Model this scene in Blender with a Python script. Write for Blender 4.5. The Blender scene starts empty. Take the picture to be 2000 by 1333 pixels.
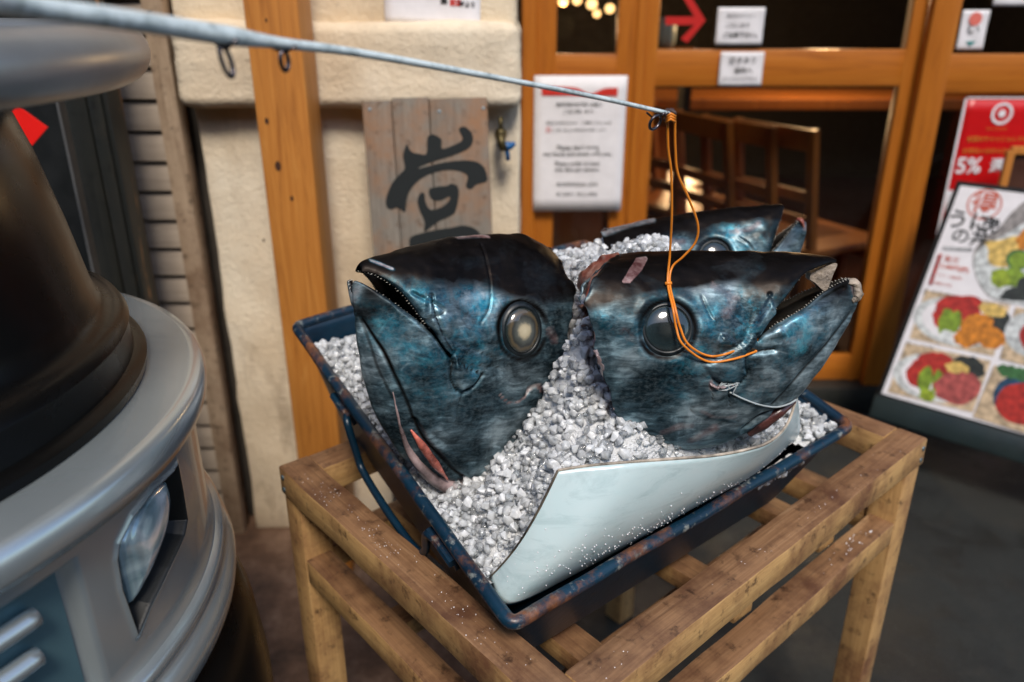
import bpy, bmesh, math, random
import numpy as np
from mathutils import Vector, Matrix, noise
from mathutils.bvhtree import BVHTree
random.seed(7); rng = np.random.default_rng(7)
S = bpy.context.scene
COL = S.collection
PI = math.pi
# ------------------------------------------------------------------ camera
CZ, PITCH, FL = 1.3, math.radians(22.7), 1556.0
cd = bpy.data.cameras.new('camera'); cam = bpy.data.objects.new('camera', cd); COL.objects.link(cam)
cam.location = (0, 0, CZ); cam.rotation_euler = (PI/2-PITCH, 0, 0)
cd.sensor_width = 36; cd.lens = FL/2000*36; cd.clip_start = .02; cd.clip_end = 500
cd.dof.use_dof = True; cd.dof.focus_distance = .86; cd.dof.aperture_fstop = 3.2
S.camera = cam
CP = Vector((0, 0, CZ))
def ray(px, py):
    x = (px-1000)/FL; y = -(py-666.5)/FL
    return Vector((x, math.cos(PITCH)+y*math.sin(PITCH), -math.sin(PITCH)+y*math.cos(PITCH)))
def onz(px, py, z): d = ray(px, py); return CP + d*((z-CZ)/d.z)
def ony(px, py, y): d = ray(px, py); return CP + d*(y/d.y)
def onp(px, py, O, n): d = ray(px, py); return CP + d*((Vector(O)-CP).dot(n)/d.dot(n))
# ------------------------------------------------------------------ materials
def newmat(name):
    m = bpy.data.materials.new(name); m.use_nodes = True
    nt = m.node_tree; b = nt.nodes['Principled BSDF']; return m, nt, b
def nd(nt, typ, **kw):
    n = nt.nodes.new(typ)
    for k, v in kw.items():
        if k in n.inputs.keys(): n.inputs[k].default_value = v
        else: setattr(n, k, v)
    return n
def coord(nt, scale=(1, 1, 1), rot=(0, 0, 0), space='Object'):
    tc = nd(nt, 'ShaderNodeTexCoord'); mp = nd(nt, 'ShaderNodeMapping')
    mp.inputs['Scale'].default_value = scale; mp.inputs['Rotation'].default_value = rot
    nt.links.new(tc.outputs[space], mp.inputs[0]); return mp.outputs[0]
def nz(nt, vec, scale, detail=5, rough=.6, dist=0.):
    n = nd(nt, 'ShaderNodeTexNoise', Scale=scale, Detail=detail, Roughness=rough, Distortion=dist)
    nt.links.new(vec, n.inputs['Vector']); return n.outputs['Fac']
def ramp(nt, fac, stops):
    r = nd(nt, 'ShaderNodeValToRGB'); e = r.color_ramp.elements
    while len(e) < len(stops): e.new(.5)
    for i, (p, c) in enumerate(stops):
        e[i].position = p; e[i].color = (*c, 1) if len(c) == 3 else c
    nt.links.new(fac, r.inputs[0]); return r.outputs[0]
def mixc(nt, f, a, b, typ='MIX'):
    m = nd(nt, 'ShaderNodeMix', data_type='RGBA', blend_type=typ)
    for sock, v in ((m.inputs[0], f), (m.inputs[6], a), (m.inputs[7], b)):
        if isinstance(v, bpy.types.NodeSocket): nt.links.new(v, sock)
        else: sock.default_value = v if isinstance(v, (int, float)) else (*v, 1)
    return m.outputs[2]
def mth(nt, op, a, b=0., c=None):
    m = nd(nt, 'ShaderNodeMath', operation=op)
    for i, v in enumerate((a, b, c)):
        if v is None: continue
        if isinstance(v, bpy.types.NodeSocket): nt.links.new(v, m.inputs[i])
        else: m.inputs[i].default_value = v
    return m.outputs[0]
def bump(nt, b, h, strength=.3, dist=.002):
    n = nd(nt, 'ShaderNodeBump'); n.inputs['Strength'].default_value = strength; n.inputs['Distance'].default_value = dist
    nt.links.new(h, n.inputs['Height']); nt.links.new(n.outputs[0], b.inputs['Normal'])
def simple(name, c, rough=.6, metal=0., var=.15, scale=12, bmp=.1, bd=.001, **kw):
    m, nt, b = newmat(name); v = coord(nt); f = nz(nt, v, scale, 6)
    lo = tuple(x*(1-var*2) for x in c); hi = tuple(min(1, x*(1+var)) for x in c)
    nt.links.new(ramp(nt, f, [(.3, lo), (.7, hi)]), b.inputs['Base Color'])
    b.inputs['Metallic'].default_value = metal
    nt.links.new(ramp(nt, nz(nt, v, scale*2.3), [(.3, (rough*.8,)*3), (.75, (min(1, rough*1.2),)*3)]), b.inputs['Roughness'])
    if bmp: bump(nt, b, nz(nt, v, scale*5, 4), bmp, bd)
    for k, x in kw.items(): b.inputs[k.replace('_', ' ')].default_value = x
    return m
def wood(name, dark, mid, light, axis='z', scale=1., rough=.5, grime=None, knots=False, gscale=9):
    m, nt, b = newmat(name)
    st = {'x': (.06, 1, 1), 'y': (1, .06, 1), 'z': (1, 1, .06)}[axis]
    v = coord(nt, tuple(s*scale for s in st))
    w = nd(nt, 'ShaderNodeTexNoise', Scale=40, Detail=9, Roughness=.68, Distortion=1.8); nt.links.new(v, w.inputs['Vector'])
    c = ramp(nt, w.outputs['Fac'], [(.28, dark), (.47, mid), (.56, mid), (.75, light)])
    fine = nz(nt, coord(nt, tuple(s*scale for s in tuple(.02 if q < .5 else 1 for q in st))), 300, 3)
    c = mixc(nt, .22, c, ramp(nt, fine, [(.35, dark), (.65, light)]))
    if grime:
        g = ramp(nt, nz(nt, coord(nt), gscale, 8, .7), [(.45, (0, 0, 0)), (.68, (1, 1, 1))])
        c = mixc(nt, g, c, grime)
        g2 = ramp(nt, nz(nt, coord(nt), 42, 6, .7), [(.56, (0, 0, 0)), (.68, (.85, .85, .85))])
        c = mixc(nt, g2, c, tuple(x*.35 for x in grime))
    if knots:
        vo = nd(nt, 'ShaderNodeTexVoronoi', Scale=6.); nt.links.new(coord(nt, (1, 1, .75)), vo.inputs['Vector'])
        k = ramp(nt, vo.outputs['Distance'], [(.03, (1, 1, 1)), (.11, (0, 0, 0))])
        c = mixc(nt, k, c, (.10, .035, .01))
    nt.links.new(c, b.inputs['Base Color']); b.inputs['Roughness'].default_value = rough
    bump(nt, b, w.outputs['Fac'], .25, .002); return m
def flat(name, c, rough=.6, metal=0., **kw):
    m, nt, b = newmat(name); v = coord(nt)
    nt.links.new(ramp(nt, nz(nt, v, 30, 3), [(.3, tuple(x*.9 for x in c)), (.7, c)]), b.inputs['Base Color'])
    b.inputs['Roughness'].default_value = rough; b.inputs['Metallic'].default_value = metal
    for k, x in kw.items(): b.inputs[k.replace('_', ' ')].default_value = x
    return m
def glow(name, c, s):
    m, nt, b = newmat(name); b.inputs['Base Color'].default_value = (*c, 1)
    b.inputs['Emission Color'].default_value = (*c, 1); b.inputs['Emission Strength'].default_value = s; return m
M = {}
M['orange'] = wood('orange_timber', (.24, .060, .006), (.44, .135, .012), (.56, .21, .028), 'z', 1, .4)
M['orange_x'] = wood('orange_timber_rail', (.24, .060, .006), (.44, .135, .012), (.56, .21, .028), 'x', 1, .4)
M['post'] = wood('pine_post_timber', (.26, .075, .010), (.54, .20, .032), (.68, .31, .07), 'z', 1, .55, knots=True)
M['bench'] = wood('weathered_pine', (.24, .12, .042), (.48, .28, .11), (.62, .42, .19), 'z', 1.2, .6, grime=(.17, .075, .035))
M['benchx'] = wood('weathered_pine_rail', (.26, .13, .045), (.52, .31, .12), (.68, .46, .21), 'x', 1.2, .6, grime=(.17, .075, .035))
M['benchtop'] = wood('dirty_wet_pine', (.085, .040, .020), (.24, .125, .060), (.42, .26, .14), 'x', 1.3, .42, grime=(.10, .045, .024), gscale=14)
M['board'] = wood('grey_old_plank', (.05, .040, .030), (.17, .145, .115), (.30, .26, .20), 'y', 1.5, .7, grime=(.24, .12, .055), gscale=6)
M['slat'] = wood('beige_slat', (.25, .20, .155), (.38, .31, .245), (.46, .385, .31), 'x', 1, .6)
M['frame_beige'] = wood('beige_frame_timber', (.22, .15, .09), (.42, .31, .21), (.52, .40, .29), 'z', 1, .6, grime=(.16, .09, .05), gscale=4)
M['chair'] = wood('chair_timber', (.16, .045, .010), (.34, .11, .022), (.45, .18, .04), 'z', 1, .4)
M['ink'] = flat('black_ink', (.004, .007, .007), .75)
M['paper'] = flat('white_paper', (.80, .79, .82), .7)
M['red_ink'] = flat('red_print', (.62, .03, .02), .5)
M['poster_red'] = flat('poster_red', (.56, .006, .008), .35)
M['gold_ink'] = flat('gold_print', (.65, .30, .04), .5)
M['black'] = simple('black_paint', (.006, .007, .007), .5, scale=8)
M['rubber'] = simple('black_rubber', (.004, .004, .004), .30, scale=6, var=.3, bmp=.1, Specular_IOR_Level=.16)
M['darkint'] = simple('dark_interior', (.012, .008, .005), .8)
# stucco
m, nt, b = newmat('cream_stucco'); v = coord(nt)
big = nz(nt, v, 2.2, 6, .6)
c = ramp(nt, big, [(.3, (.60, .47, .31)), (.5, (.74, .62, .45)), (.7, (.80, .72, .57))])
st = ramp(nt, nz(nt, coord(nt, (1, 1, .35)), 7, 8, .7), [(.52, (0, 0, 0)), (.72, (1, 1, 1))])
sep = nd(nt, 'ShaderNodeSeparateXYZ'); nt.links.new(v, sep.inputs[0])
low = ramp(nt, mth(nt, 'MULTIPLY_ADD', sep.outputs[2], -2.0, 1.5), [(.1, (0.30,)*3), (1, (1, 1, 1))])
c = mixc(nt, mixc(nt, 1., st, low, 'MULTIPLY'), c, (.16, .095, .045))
sp = ramp(nt, nz(nt, v, 45, 5, .7), [(.66, (0, 0, 0)), (.74, (1, 1, 1))]); c = mixc(nt, sp, c, (.22, .18, .13))
nt.links.new(c, b.inputs['Base Color']); b.inputs['Roughness'].default_value = .85
hh = mth(nt, 'ADD', nz(nt, v, 48, 5, .6), nz(nt, v, 120, 3)); bump(nt, b, hh, .6, .0045); M['stucco'] = m
# asphalt, paving
m, nt, b = newmat('dark_asphalt'); v = coord(nt)
c = ramp(nt, nz(nt, v, 3, 8, .7), [(.35, (.005, .006, .005)), (.6, (.011, .013, .011)), (.75, (.020, .020, .017))])
c = mixc(nt, ramp(nt, nz(nt, v, 160, 2), [(.62, (0, 0, 0)), (.75, (1, 1, 1))]), c, (.045, .042, .038))
c = mixc(nt, ramp(nt, nz(nt, v, 9, 7, .72, 1.), [(.55, (0, 0, 0)), (.66, (1, 1, 1))]), c, (.014, .014, .011))
nt.links.new(ramp(nt, nz(nt, v, 5, 5), [(.42, (.5,)*3), (.55, (.8,)*3)]), b.inputs['Roughness'])
nt.links.new(c, b.inputs['Base Color'])
bump(nt, b, nz(nt, v, 120, 4), .5, .004); M['asphalt'] = m
m, nt, b = newmat('stained_concrete'); v = coord(nt)
c = ramp(nt, nz(nt, v, 7, 9, .72), [(.3, (.035, .018, .010)), (.5, (.13, .07, .04)), (.7, (.27, .17, .11))])
nt.links.new(c, b.inputs['Base Color']); b.inputs['Roughness'].default_value = .7
bump(nt, b, nz(nt, v, 40, 6), .6, .006); M['concrete'] = m
# tray paint: blue green with rust on high places
def traypaint(name, rustlo, rusthi, wear):
    m, nt, b = newmat(name); v = coord(nt)
    base = ramp(nt, nz(nt, v, 9, 5), [(.3, (.002, .012, .028)), (.7, (.003, .034, .066))])
    lt = ramp(nt, nz(nt, v, 55, 6, .7), [(wear, (0, 0, 0)), (wear+.09, (1, 1, 1))])
    c = mixc(nt, lt, base, (.20, .22, .21))
    r = ramp(nt, nz(nt, v, 11, 7, .72), [(rustlo, (0, 0, 0)), (rusthi, (1, 1, 1))])
    c = mixc(nt, r, c, ramp(nt, nz(nt, v, 70, 5), [(.35, (.045, .018, .010)), (.65, (.21, .085, .04))]))
    nt.links.new(c, b.inputs['Base Color'])
    b.inputs['Roughness'].default_value = .36; b.inputs['Metallic'].default_value = .1
    bump(nt, b, nz(nt, v, 90, 5), .3, .002); return m
M['tray'] = traypaint('blue_tray_paint', .66, .78, .70)
M['tray_rim'] = traypaint('worn_tray_rim_paint', .50, .60, .57)
# silver paint
m, nt, b = newmat('silver_paint'); v = coord(nt)
c = ramp(nt, nz(nt, v, 5, 4), [(.3, (.40, .46, .48)), (.7, (.49, .55, .57))])
nt.links.new(c, b.inputs['Base Color']); b.inputs['Metallic'].default_value = .7
b.inputs['Roughness'].default_value = .27; b.inputs['Coat Weight'].default_value = .3
bump(nt, b, nz(nt, v, 420, 2), .08, .0006); M['silver'] = m
M['silver_dull'] = simple('dull_silver_tube', (.30, .32, .33), .38, .6, .12, 5, .08)
M['teal_panel'] = simple('grey_blue_panel_paint', (.10, .20, .24), .35, .4, .1, 5, .05)
# glass
def paneglass(name, tint=(1, 1, 1), refl=1.0):
    m = bpy.data.materials.new(name); m.use_nodes = True; nt = m.node_tree; nt.nodes.clear()
    o = nd(nt, 'ShaderNodeOutputMaterial'); t = nd(nt, 'ShaderNodeBsdfTransparent'); t.inputs[0].default_value = (*tint, 1)
    g = nd(nt, 'ShaderNodeBsdfGlossy'); g.inputs['Roughness'].default_value = .03
    fr = nd(nt, 'ShaderNodeFresnel'); fr.inputs[0].default_value = 1.45
    f = mth(nt, 'MULTIPLY', fr.outputs[0], refl)
    mx = nd(nt, 'ShaderNodeMixShader'); nt.links.new(f, mx.inputs[0]); nt.links.new(t.outputs[0], mx.inputs[1])
    nt.links.new(g.outputs[0], mx.inputs[2]); nt.links.new(mx.outputs[0], o.inputs[0]); return m
M['pane'] = paneglass('window_glass', (.82, .84, .82), .55)
M['lens'] = paneglass('headlamp_glass', (.95, .98, 1), .9)
# ice
m = bpy.data.materials.new('clear_ice'); m.use_nodes = True; nt = m.node_tree; nt.nodes.clear(); v = coord(nt)
o_ = nd(nt, 'ShaderNodeOutputMaterial'); gi = nd(nt, 'ShaderNodeNewGeometry')
bn_ = nd(nt, 'ShaderNodeBump'); bn_.inputs['Strength'].default_value = .55; bn_.inputs['Distance'].default_value = .002; nt.links.new(nz(nt, v, 170, 4, .6), bn_.inputs['Height'])
ic_ = ramp(nt, nz(nt, v, 45, 4), [(.3, (.93, .97, .995)), (.7, (.975, .99, 1))])
di = nd(nt, 'ShaderNodeBsdfDiffuse'); tr = nd(nt, 'ShaderNodeBsdfTranslucent'); tp = nd(nt, 'ShaderNodeBsdfTransparent'); gl = nd(nt, 'ShaderNodeBsdfGlossy'); rf = nd(nt, 'ShaderNodeBsdfRefraction'); rf.inputs['IOR'].default_value = 1.31; rf.inputs['Roughness'].default_value = .06
gl.inputs['Roughness'].default_value = .07; tp.inputs[0].default_value = (.97, .99, 1, 1); rf.inputs[0].default_value = (.97, .99, 1, 1)
for n_ in (di, tr): nt.links.new(ic_, n_.inputs[0]); nt.links.new(bn_.outputs[0], n_.inputs['Normal'])
nt.links.new(bn_.outputs[0], gl.inputs['Normal']); nt.links.new(bn_.outputs[0], rf.inputs['Normal'])
def mxs(f, a, b_):
    n_ = nd(nt, 'ShaderNodeMixShader')
    if isinstance(f, bpy.types.NodeSocket): nt.links.new(f, n_.inputs[0])
    else: n_.inputs[0].default_value = f
    nt.links.new(a.outputs[0], n_.inputs[1]); nt.links.new(b_.outputs[0], n_.inputs[2]); return n_
milk = mxs(.18, di, tr); clear = mxs(.22, tp, rf)
cl_ = mth(nt, 'ADD', ramp(nt, gi.outputs['Random Per Island'], [(0, (.12,)*3), (.5, (.42,)*3), (1, (.90,)*3)]), mth(nt, 'MULTIPLY', mth(nt, 'SUBTRACT', nz(nt, v, 75, 4, .6), .5), .9))
cm = nd(nt, 'ShaderNodeClamp'); nt.links.new(cl_, cm.inputs[0]); body_ = mxs(cm.outputs[0], milk, clear)
fr_ = nd(nt, 'ShaderNodeFresnel'); fr_.inputs[0].default_value = 1.5; nt.links.new(bn_.outputs[0], fr_.inputs['Normal'])
nt.links.new(mxs(fr_.outputs[0], body_, gl).outputs[0], o_.inputs[0]); M['ice'] = m
M['icebed'] = simple('packed_ice', (.90, .93, .96), .5, 0, .1, 60, .8, .01)
# ------------------------------------------------------------------ object helpers
def tag(o, label=None, cat=None, group=None, kind=None):
    for k, x in (('label', label), ('category', cat), ('group', group), ('kind', kind)):
        if x: o[k] = x
    return o
def thing(name, label, cat, loc=(0, 0, 0), rz=0., group=None, mat=None):
    o = bpy.data.objects.new(name, None); COL.objects.link(o); o.empty_display_size = .05
    if mat is not None: o.matrix_world = mat
    else: o.matrix_world = Matrix.Translation(loc) @ Matrix.Rotation(rz, 4, 'Z')
    return tag(o, label, cat, group)
def obj(name, bm, mat, parent=None, smooth=False, world=True, label=None):
    """links a bmesh as ONE mesh object; world=True: coordinates are world and are moved into the parent's frame"""
    me = bpy.data.meshes.new(name)
    if isinstance(bm, bmesh.types.BMesh):
        bm.to_mesh(me); bm.free()
    else: me = bm
    for mm in (mat if isinstance(mat, (list, tuple)) else [mat]): me.materials.append(M[mm] if isinstance(mm, str) else mm)
    if parent is not None and world: me.transform(root_matrix(parent).inverted())
    o = bpy.data.objects.new(name, me); COL.objects.link(o)
    if parent is not None: o.parent = parent
    if smooth is True: me.shade_smooth()
    elif smooth:
        me.shade_smooth(); me.set_sharp_from_angle(angle=smooth)
    if label: o['label'] = label
    return o
def root_matrix(o):
    m = o.matrix_basis.copy()
    while o.parent: o = o.parent; m = o.matrix_basis @ m
    return m
def box(bm, c, s, R=None, bev=0., mi=0):
    """box with centre c and full size s; R optional 3x3 / 4x4 rotation"""
    T = Matrix.Translation(c) @ (R.to_4x4() if R is not None else Matrix()) @ Matrix.Diagonal((*s, 1))
    r = bmesh.ops.create_cube(bm, size=1, matrix=T)
    if bev:
        es = list({e for v in r['verts'] for e in v.link_edges})
        q = bmesh.ops.bevel(bm, geom=es, offset=bev, segments=2, profile=.5, affect='EDGES')
        for f in q['faces']: f.material_index = mi
    for v in r['verts']:
        if v.is_valid:
            for f in v.link_faces: f.material_index = mi
    return bm
def bar(bm, a, b_, w, h, up=(0, 0, 1), bev=0., mi=0):
    a, b_ = Vector(a), Vector(b_); x = (b_-a); L = x.length; x.normalize(); u = Vector(up)
    y = u.cross(x).normalized(); z = x.cross(y)
    R = Matrix((x, y, z)).transposed()
    return box(bm, (a+b_)/2, (L, w, h), R, bev, mi)
def spline(pts, n):
    """Catmull-Rom resample"""
    P = [np.array(p, float) for p in pts]; P = [2*P[0]-P[1]]+P+[2*P[-1]-P[-2]]
    out = []
    m = len(P)-3
    for i in range(n):
        t = i/(n-1)*m; k = min(int(t), m-1); f = t-k; a, b_, c, d = P[k:k+4]
        out.append(.5*((2*b_)+(-a+c)*f+(2*a-5*b_+4*c-d)*f*f+(-a+3*b_-3*c+d)*f**3))
    return np.array(out)
def tube(bm, pts, r, seg=10, closed=False, cap=True, mi=0, flat_=1.0):
    pts = [Vector(p) for p in pts]; n = len(pts)
    rs = r if isinstance(r, (list, tuple, np.ndarray)) else [r]*n
    rings = []; prev = None
    for i, p in enumerate(pts):
        a = pts[(i-1) % n] if (closed or i > 0) else p; b_ = pts[(i+1) % n] if (closed or i < n-1) else p
        t = (b_-a).normalized()
        if prev is None:
            ref = Vector((0, 0, 1)) if abs(t.z) < .9 else Vector((1, 0, 0)); x = t.cross(ref).normalized()
        else: x = (prev - t*prev.dot(t)).normalized()
        prev = x; y = t.cross(x)
        rings.append([bm.verts.new(p+(x*math.cos(q)+y*math.sin(q)*flat_)*rs[i]) for q in (2*PI*k/seg for k in range(seg))])
    for i in range(n if closed else n-1):
        A, B = rings[i], rings[(i+1) % n]
        for k in range(seg):
            f = bm.faces.new((A[k], A[(k+1) % seg], B[(k+1) % seg], B[k])); f.material_index = mi
    if cap and not closed:
        bm.faces.new(rings[0][::-1]).material_index = mi; bm.faces.new(rings[-1]).material_index = mi
    return bm
def lathe(bm, prof, c=(0, 0, 0), seg=64, R=None, mi=0, a0=0., a1=2*PI):
    full = abs(a1-a0-2*PI) < 1e-6; T = Matrix.Translation(c) @ (R.to_4x4() if R is not None else Matrix())
    rings = []
    for r, z in prof:
        rings.append([bm.verts.new(T @ Vector((r*math.cos(q), r*math.sin(q), z))) for q in (a0+(a1-a0)*k/seg for k in range(seg if full else seg+1))])
    m = len(rings[0])
    for A, B in zip(rings, rings[1:]):
        for k in range(m if full else m-1):
            f = bm.faces.new((A[k], A[(k+1) % m], B[(k+1) % m], B[k])); f.material_index = mi
    return bm
def sphere(bm, c, r, sc=(1, 1, 1), seg=24, R=None, mi=0):
    T = Matrix.Translation(c) @ (R.to_4x4() if R is not None else Matrix()) @ Matrix.Diagonal((*[r*s for s in sc], 1))
    q = bmesh.ops.create_uvsphere(bm, u_segments=seg, v_segments=seg//2, radius=1, matrix=T)
    for v in q['verts']:
        for f in v.link_faces: f.material_index = mi
    return bm
def copy_tree(o, parent=None):
    c = o.copy(); COL.objects.link(c); c.parent = parent
    for ch in [x for x in bpy.data.objects if x.parent == o]: copy_tree(ch, c)
    return c
def frame_matrix(O, x, n):
    """x axis, outward normal n -> y up in the plane"""
    n = Vector(n).normalized(); x = Vector(x); x = (x-n*x.dot(n)).normalized(); y = n.cross(x)
    m_ = Matrix((x, y, n)).transposed().to_4x4(); m_.translation = O; return m_
def poly2d(bm, pts, z=0., mi=0, th=0.):
    vs = [bm.verts.new((p[0], p[1], z)) for p in pts]
    try: f = bm.faces.new(vs)
    except ValueError: return bm
    if f.normal.z < 0 or sum((pts[i][0]*pts[(i+1) % len(pts)][1]-pts[(i+1) % len(pts)][0]*pts[i][1]) for i in range(len(pts))) < 0: f.normal_flip()
    f.material_index = mi
    if th:
        q = bmesh.ops.extrude_face_region(bm, geom=[f])
        for v in q['geom']:
            if isinstance(v, bmesh.types.BMVert): v.co.z += th
        for v in vs:
            for ff in v.link_faces: ff.material_index = mi
    return bm
def text(s, size, x, y, mat, parent, z=.0008, name='lettering', align='CENTER', shear=0., bold=0., spacing=1., sx=1., w=None):
    cu = bpy.data.curves.new('t', 'FONT'); cu.body = s; cu.size = size; cu.align_x = align; cu.align_y = 'CENTER'
    cu.shear = shear; cu.offset = bold; cu.space_character = spacing; cu.resolution_u = 3; cu.extrude = .0001
    o = bpy.data.objects.new('t', cu); COL.objects.link(o); bpy.context.view_layer.update()
    dg = bpy.context.evaluated_depsgraph_get(); me = bpy.data.meshes.new_from_object(o.evaluated_get(dg))
    if w:
        xs_ = [v_.co.x for v_ in me.vertices]; k_ = w/max(1e-6, max(xs_)-min(xs_)); me.transform(Matrix.Translation((-(max(xs_)+min(xs_))/2*k_, 0, 0)) @ Matrix.Diagonal((k_, k_ if k_ < 1.6 else 1.6, 1, 1)))
    me.transform(Matrix.Translation((x, y, z)) @ Matrix.Diagonal((sx, 1, 1, 1)))
    bpy.data.objects.remove(o); me.materials.clear()
    me.name = name
    return obj(name, me, mat, parent, world=False)
def join_text(parts, parent, name='lettering'):
    """parts: list of mesh objects; joins those with the same material into one child"""
    bm = bmesh.new(); mat = parts[0].data.materials[0]
    for p in parts: bm.from_mesh(p.data); bpy.data.objects.remove(p)
    return obj(name, bm, mat, parent, world=False)
#HEADS
exec_marker = 0
# ------------------------------------------------------------------ light
SUN_EL, SUN_AZ = math.radians(53), math.radians(170)   # azimuth of the direction towards the sun, measured from +Y towards +X
w = bpy.data.worlds.new('World'); S.world = w; w.use_nodes = True
nt = w.node_tree; bg = nt.nodes['Background']; sky = nt.nodes.new('ShaderNodeTexSky'); sky.sky_type = 'NISHITA'
sky.sun_disc = False; sky.sun_elevation = SUN_EL; sky.sun_rotation = SUN_AZ
nt.links.new(sky.outputs[0], bg.inputs[0]); bg.inputs[1].default_value = .125
sd = bpy.data.lights.new('sun', 'SUN'); sun = bpy.data.objects.new('sun', sd); COL.objects.link(sun)
sd.energy = 1.9; sd.angle = math.radians(16); sd.color = (1, .91, .80)
dv = Vector((math.sin(SUN_AZ)*math.cos(SUN_EL), math.cos(SUN_AZ)*math.cos(SUN_EL), math.sin(SUN_EL)))
sun.rotation_euler = dv.to_track_quat('Z', 'Y').to_euler()
S.view_settings.view_transform = 'Standard'; S.view_settings.look = 'None'; S.view_settings.exposure = .8; S.view_settings.gamma = 1
S.cycles.use_denoising = True; S.cycles.max_bounces = 12; S.cycles.transmission_bounces = 10; S.cycles.diffuse_bounces = 8; S.cycles.caustics_reflective = False; S.cycles.transparent_max_bounces = 16; S.cycles.blur_glossy = .5; pass
# ------------------------------------------------------------------ setting
def sheet(name, x0, x1, y0, y1, z, mat):
    bm = bmesh.new(); vs = [bm.verts.new(p) for p in ((x0, y0, z), (x1, y0, z), (x1, y1, z), (x0, y1, z))]; bm.faces.new(vs)
    return tag(obj(name, bm, mat), kind='structure')
sheet('ground', -60, 60, -60, 60, 0, 'asphalt')
sheet('pavement', -4, .05, 1.2, 1.85, .004, 'concrete')
YW = 1.79   # front of the stucco wall
YD = 2.5    # front of the shop front
def X(px, py, y): return ony(px, py, y).x
def Z(px, py, y): return ony(px, py, y).z
# stucco wall and its ledge
sw = thing('stucco_wall', 'cream rough plastered wall with a thick rounded ledge behind the timber post', 'wall', (-.35, YW+.15, 0))
xl, xr = X(392, 300, YW), .017
def rough_slab(x0, x1, y0, y1, z0, z1, amp, bev, seed=0.):
    bm = bmesh.new(); box(bm, ((x0+x1)/2, (y0+y1)/2, (z0+z1)/2), (x1-x0, y1-y0, z1-z0), None, bev)
    for _ in range(1): bmesh.ops.subdivide_edges(bm, edges=[e for e in bm.edges if e.calc_length() > .1], cuts=22, use_grid_fill=True)
    bmesh.ops.triangulate(bm, faces=[f for f in bm.faces if len(f.verts) > 4])
    bm.normal_update()
    ds = [(v, v.normal * (noise.fractal(v.co*9+Vector((seed,)*3), 1., 2., 4)*amp)) for v in bm.verts]
    for v, d in ds: v.co += d
    return bm
zl = Z(650, 212, YW-.05); zt = Z(700, 42, YW-.05)
obj('lower_wall', rough_slab(xl, xr, YW, YW+.9, 0, zl+.02, .006, .008), 'stucco', sw, .9)
obj('upper_wall', rough_slab(X(345, 100, YW), xr-.006, YW+.002, YW+.9, zt-.02, 2.6, .006, .01, 3), 'stucco', sw, .9)
obj('ledge', rough_slab(X(338, 150, YW-.06), xr, YW-.06, YW+.3, zl, zt, .006, .020, 7), 'stucco', sw, .9)
# pine post
po = thing('timber_post', 'tall square orange pine post with dark knots standing against the stucco wall', 'post', ((X(470, 0, 1.6)+X(578, 0, 1.6))/2, 1.65, 0))
bm = bmesh.new(); x0, x1 = X(472, 0, 1.6), X(580, 0, 1.6)
box(bm, ((x0+x1)/2, 1.655, 1.3), (x1-x0, .105, 2.6), None, .004); obj('beam', bm, 'post', po, .6)
M['knot'] = simple('knot_wood', (.055, .018, .006), .6)
for kx, ky, s in ((521, 237, .007), (543, 325, .011), (570, 388, .006), (515, 470, .004), (520, 40, .004)):
    p = ony(kx, ky, 1.6019); bm = bmesh.new()
    bmesh.ops.create_circle(bm, cap_ends=True, radius=s*.7, segments=14, matrix=Matrix.Translation(p) @ Matrix.Rotation(PI/2, 4, 'X') @ Matrix.Diagonal((.8, 1.3, 1, 1)))
    obj('knot', bm, 'knot', po)
# louvred shutter
sh = thing('louvred_shutter', 'beige slatted wooden shutter beside the stucco wall', 'shutter', (-.85, YW+.02, 0))
xs1 = X(342, 120, YW); xs0 = X(302, 120, YW)
bm = bmesh.new()
for i in range(22):
    zc = .04+i*.0672+.03
    box(bm, ((xs0-1.3)/2, YW+.03, zc), (xs0+1.3, .012, .062), Matrix.Rotation(-.18, 3, 'X'), .002)
obj('slats', bm, 'slat', sh, .6)
bm = bmesh.new(); box(bm, ((xs0+xs1)/2, YW+.0, 1.2), (xs1-xs0, .05, 2.4), None, .003); obj('frame', bm, 'frame_beige', sh, .6)
bm = bmesh.new(); box(bm, (-.9, YW+.12, 1.2), (1.0, .1, 2.4)); obj('backing', bm, simple('shutter_backing', (.055, .045, .035), .8), sh)
# dark framed door at the far left
dd = thing('dark_panel_door', 'black glazed door with chipped dark timber frame left of the slatted shutter', 'door', (-1.1, 1.6, 0))
M['charred'] = wood('chipped_dark_timber', (.008, .008, .007), (.018, .018, .015), (.035, .03, .02), 'z', 1, .45, grime=(.012, .014, .012), gscale=5)
m, nt, b = newmat('chipped_edge_timber'); v = coord(nt, (1, 1, .12))
nt.links.new(ramp(nt, nz(nt, v, 30, 5, .65), [(.56, (.012, .013, .011)), (.62, (.34, .16, .05))]), b.inputs['Base Color']); b.inputs['Roughness'].default_value = .5; M['chip'] = m
for a, c_, yy, mm in ((118, 160, 1.6, 'charred'), (163, 190, 1.585, 'charred'), (193, 204, 1.59, 'chip')):
    bm = bmesh.new(); p0, p1 = X(a, 162, yy), X(c_, 162, yy); box(bm, ((p0+p1)/2, yy+.03, 1.3), (p1-p0, .06, 2.6), None, .002)
    obj('stile', bm, mm, dd, .6)
bm = bmesh.new(); box(bm, (-1.9, 1.66, 1.3), (2*(1.9+X(118, 162, 1.66)), .02, 2.6)); obj('panel', bm, 'black', dd)
bm = bmesh.new(); xx = X(111, 162, 1.63); box(bm, (xx, 1.63, 1.3), (.004, .03, 2.6), None, .001); obj('metal_edge', bm, flat('edge_metal', (.22, .22, .22), .4, .5), dd)
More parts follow.
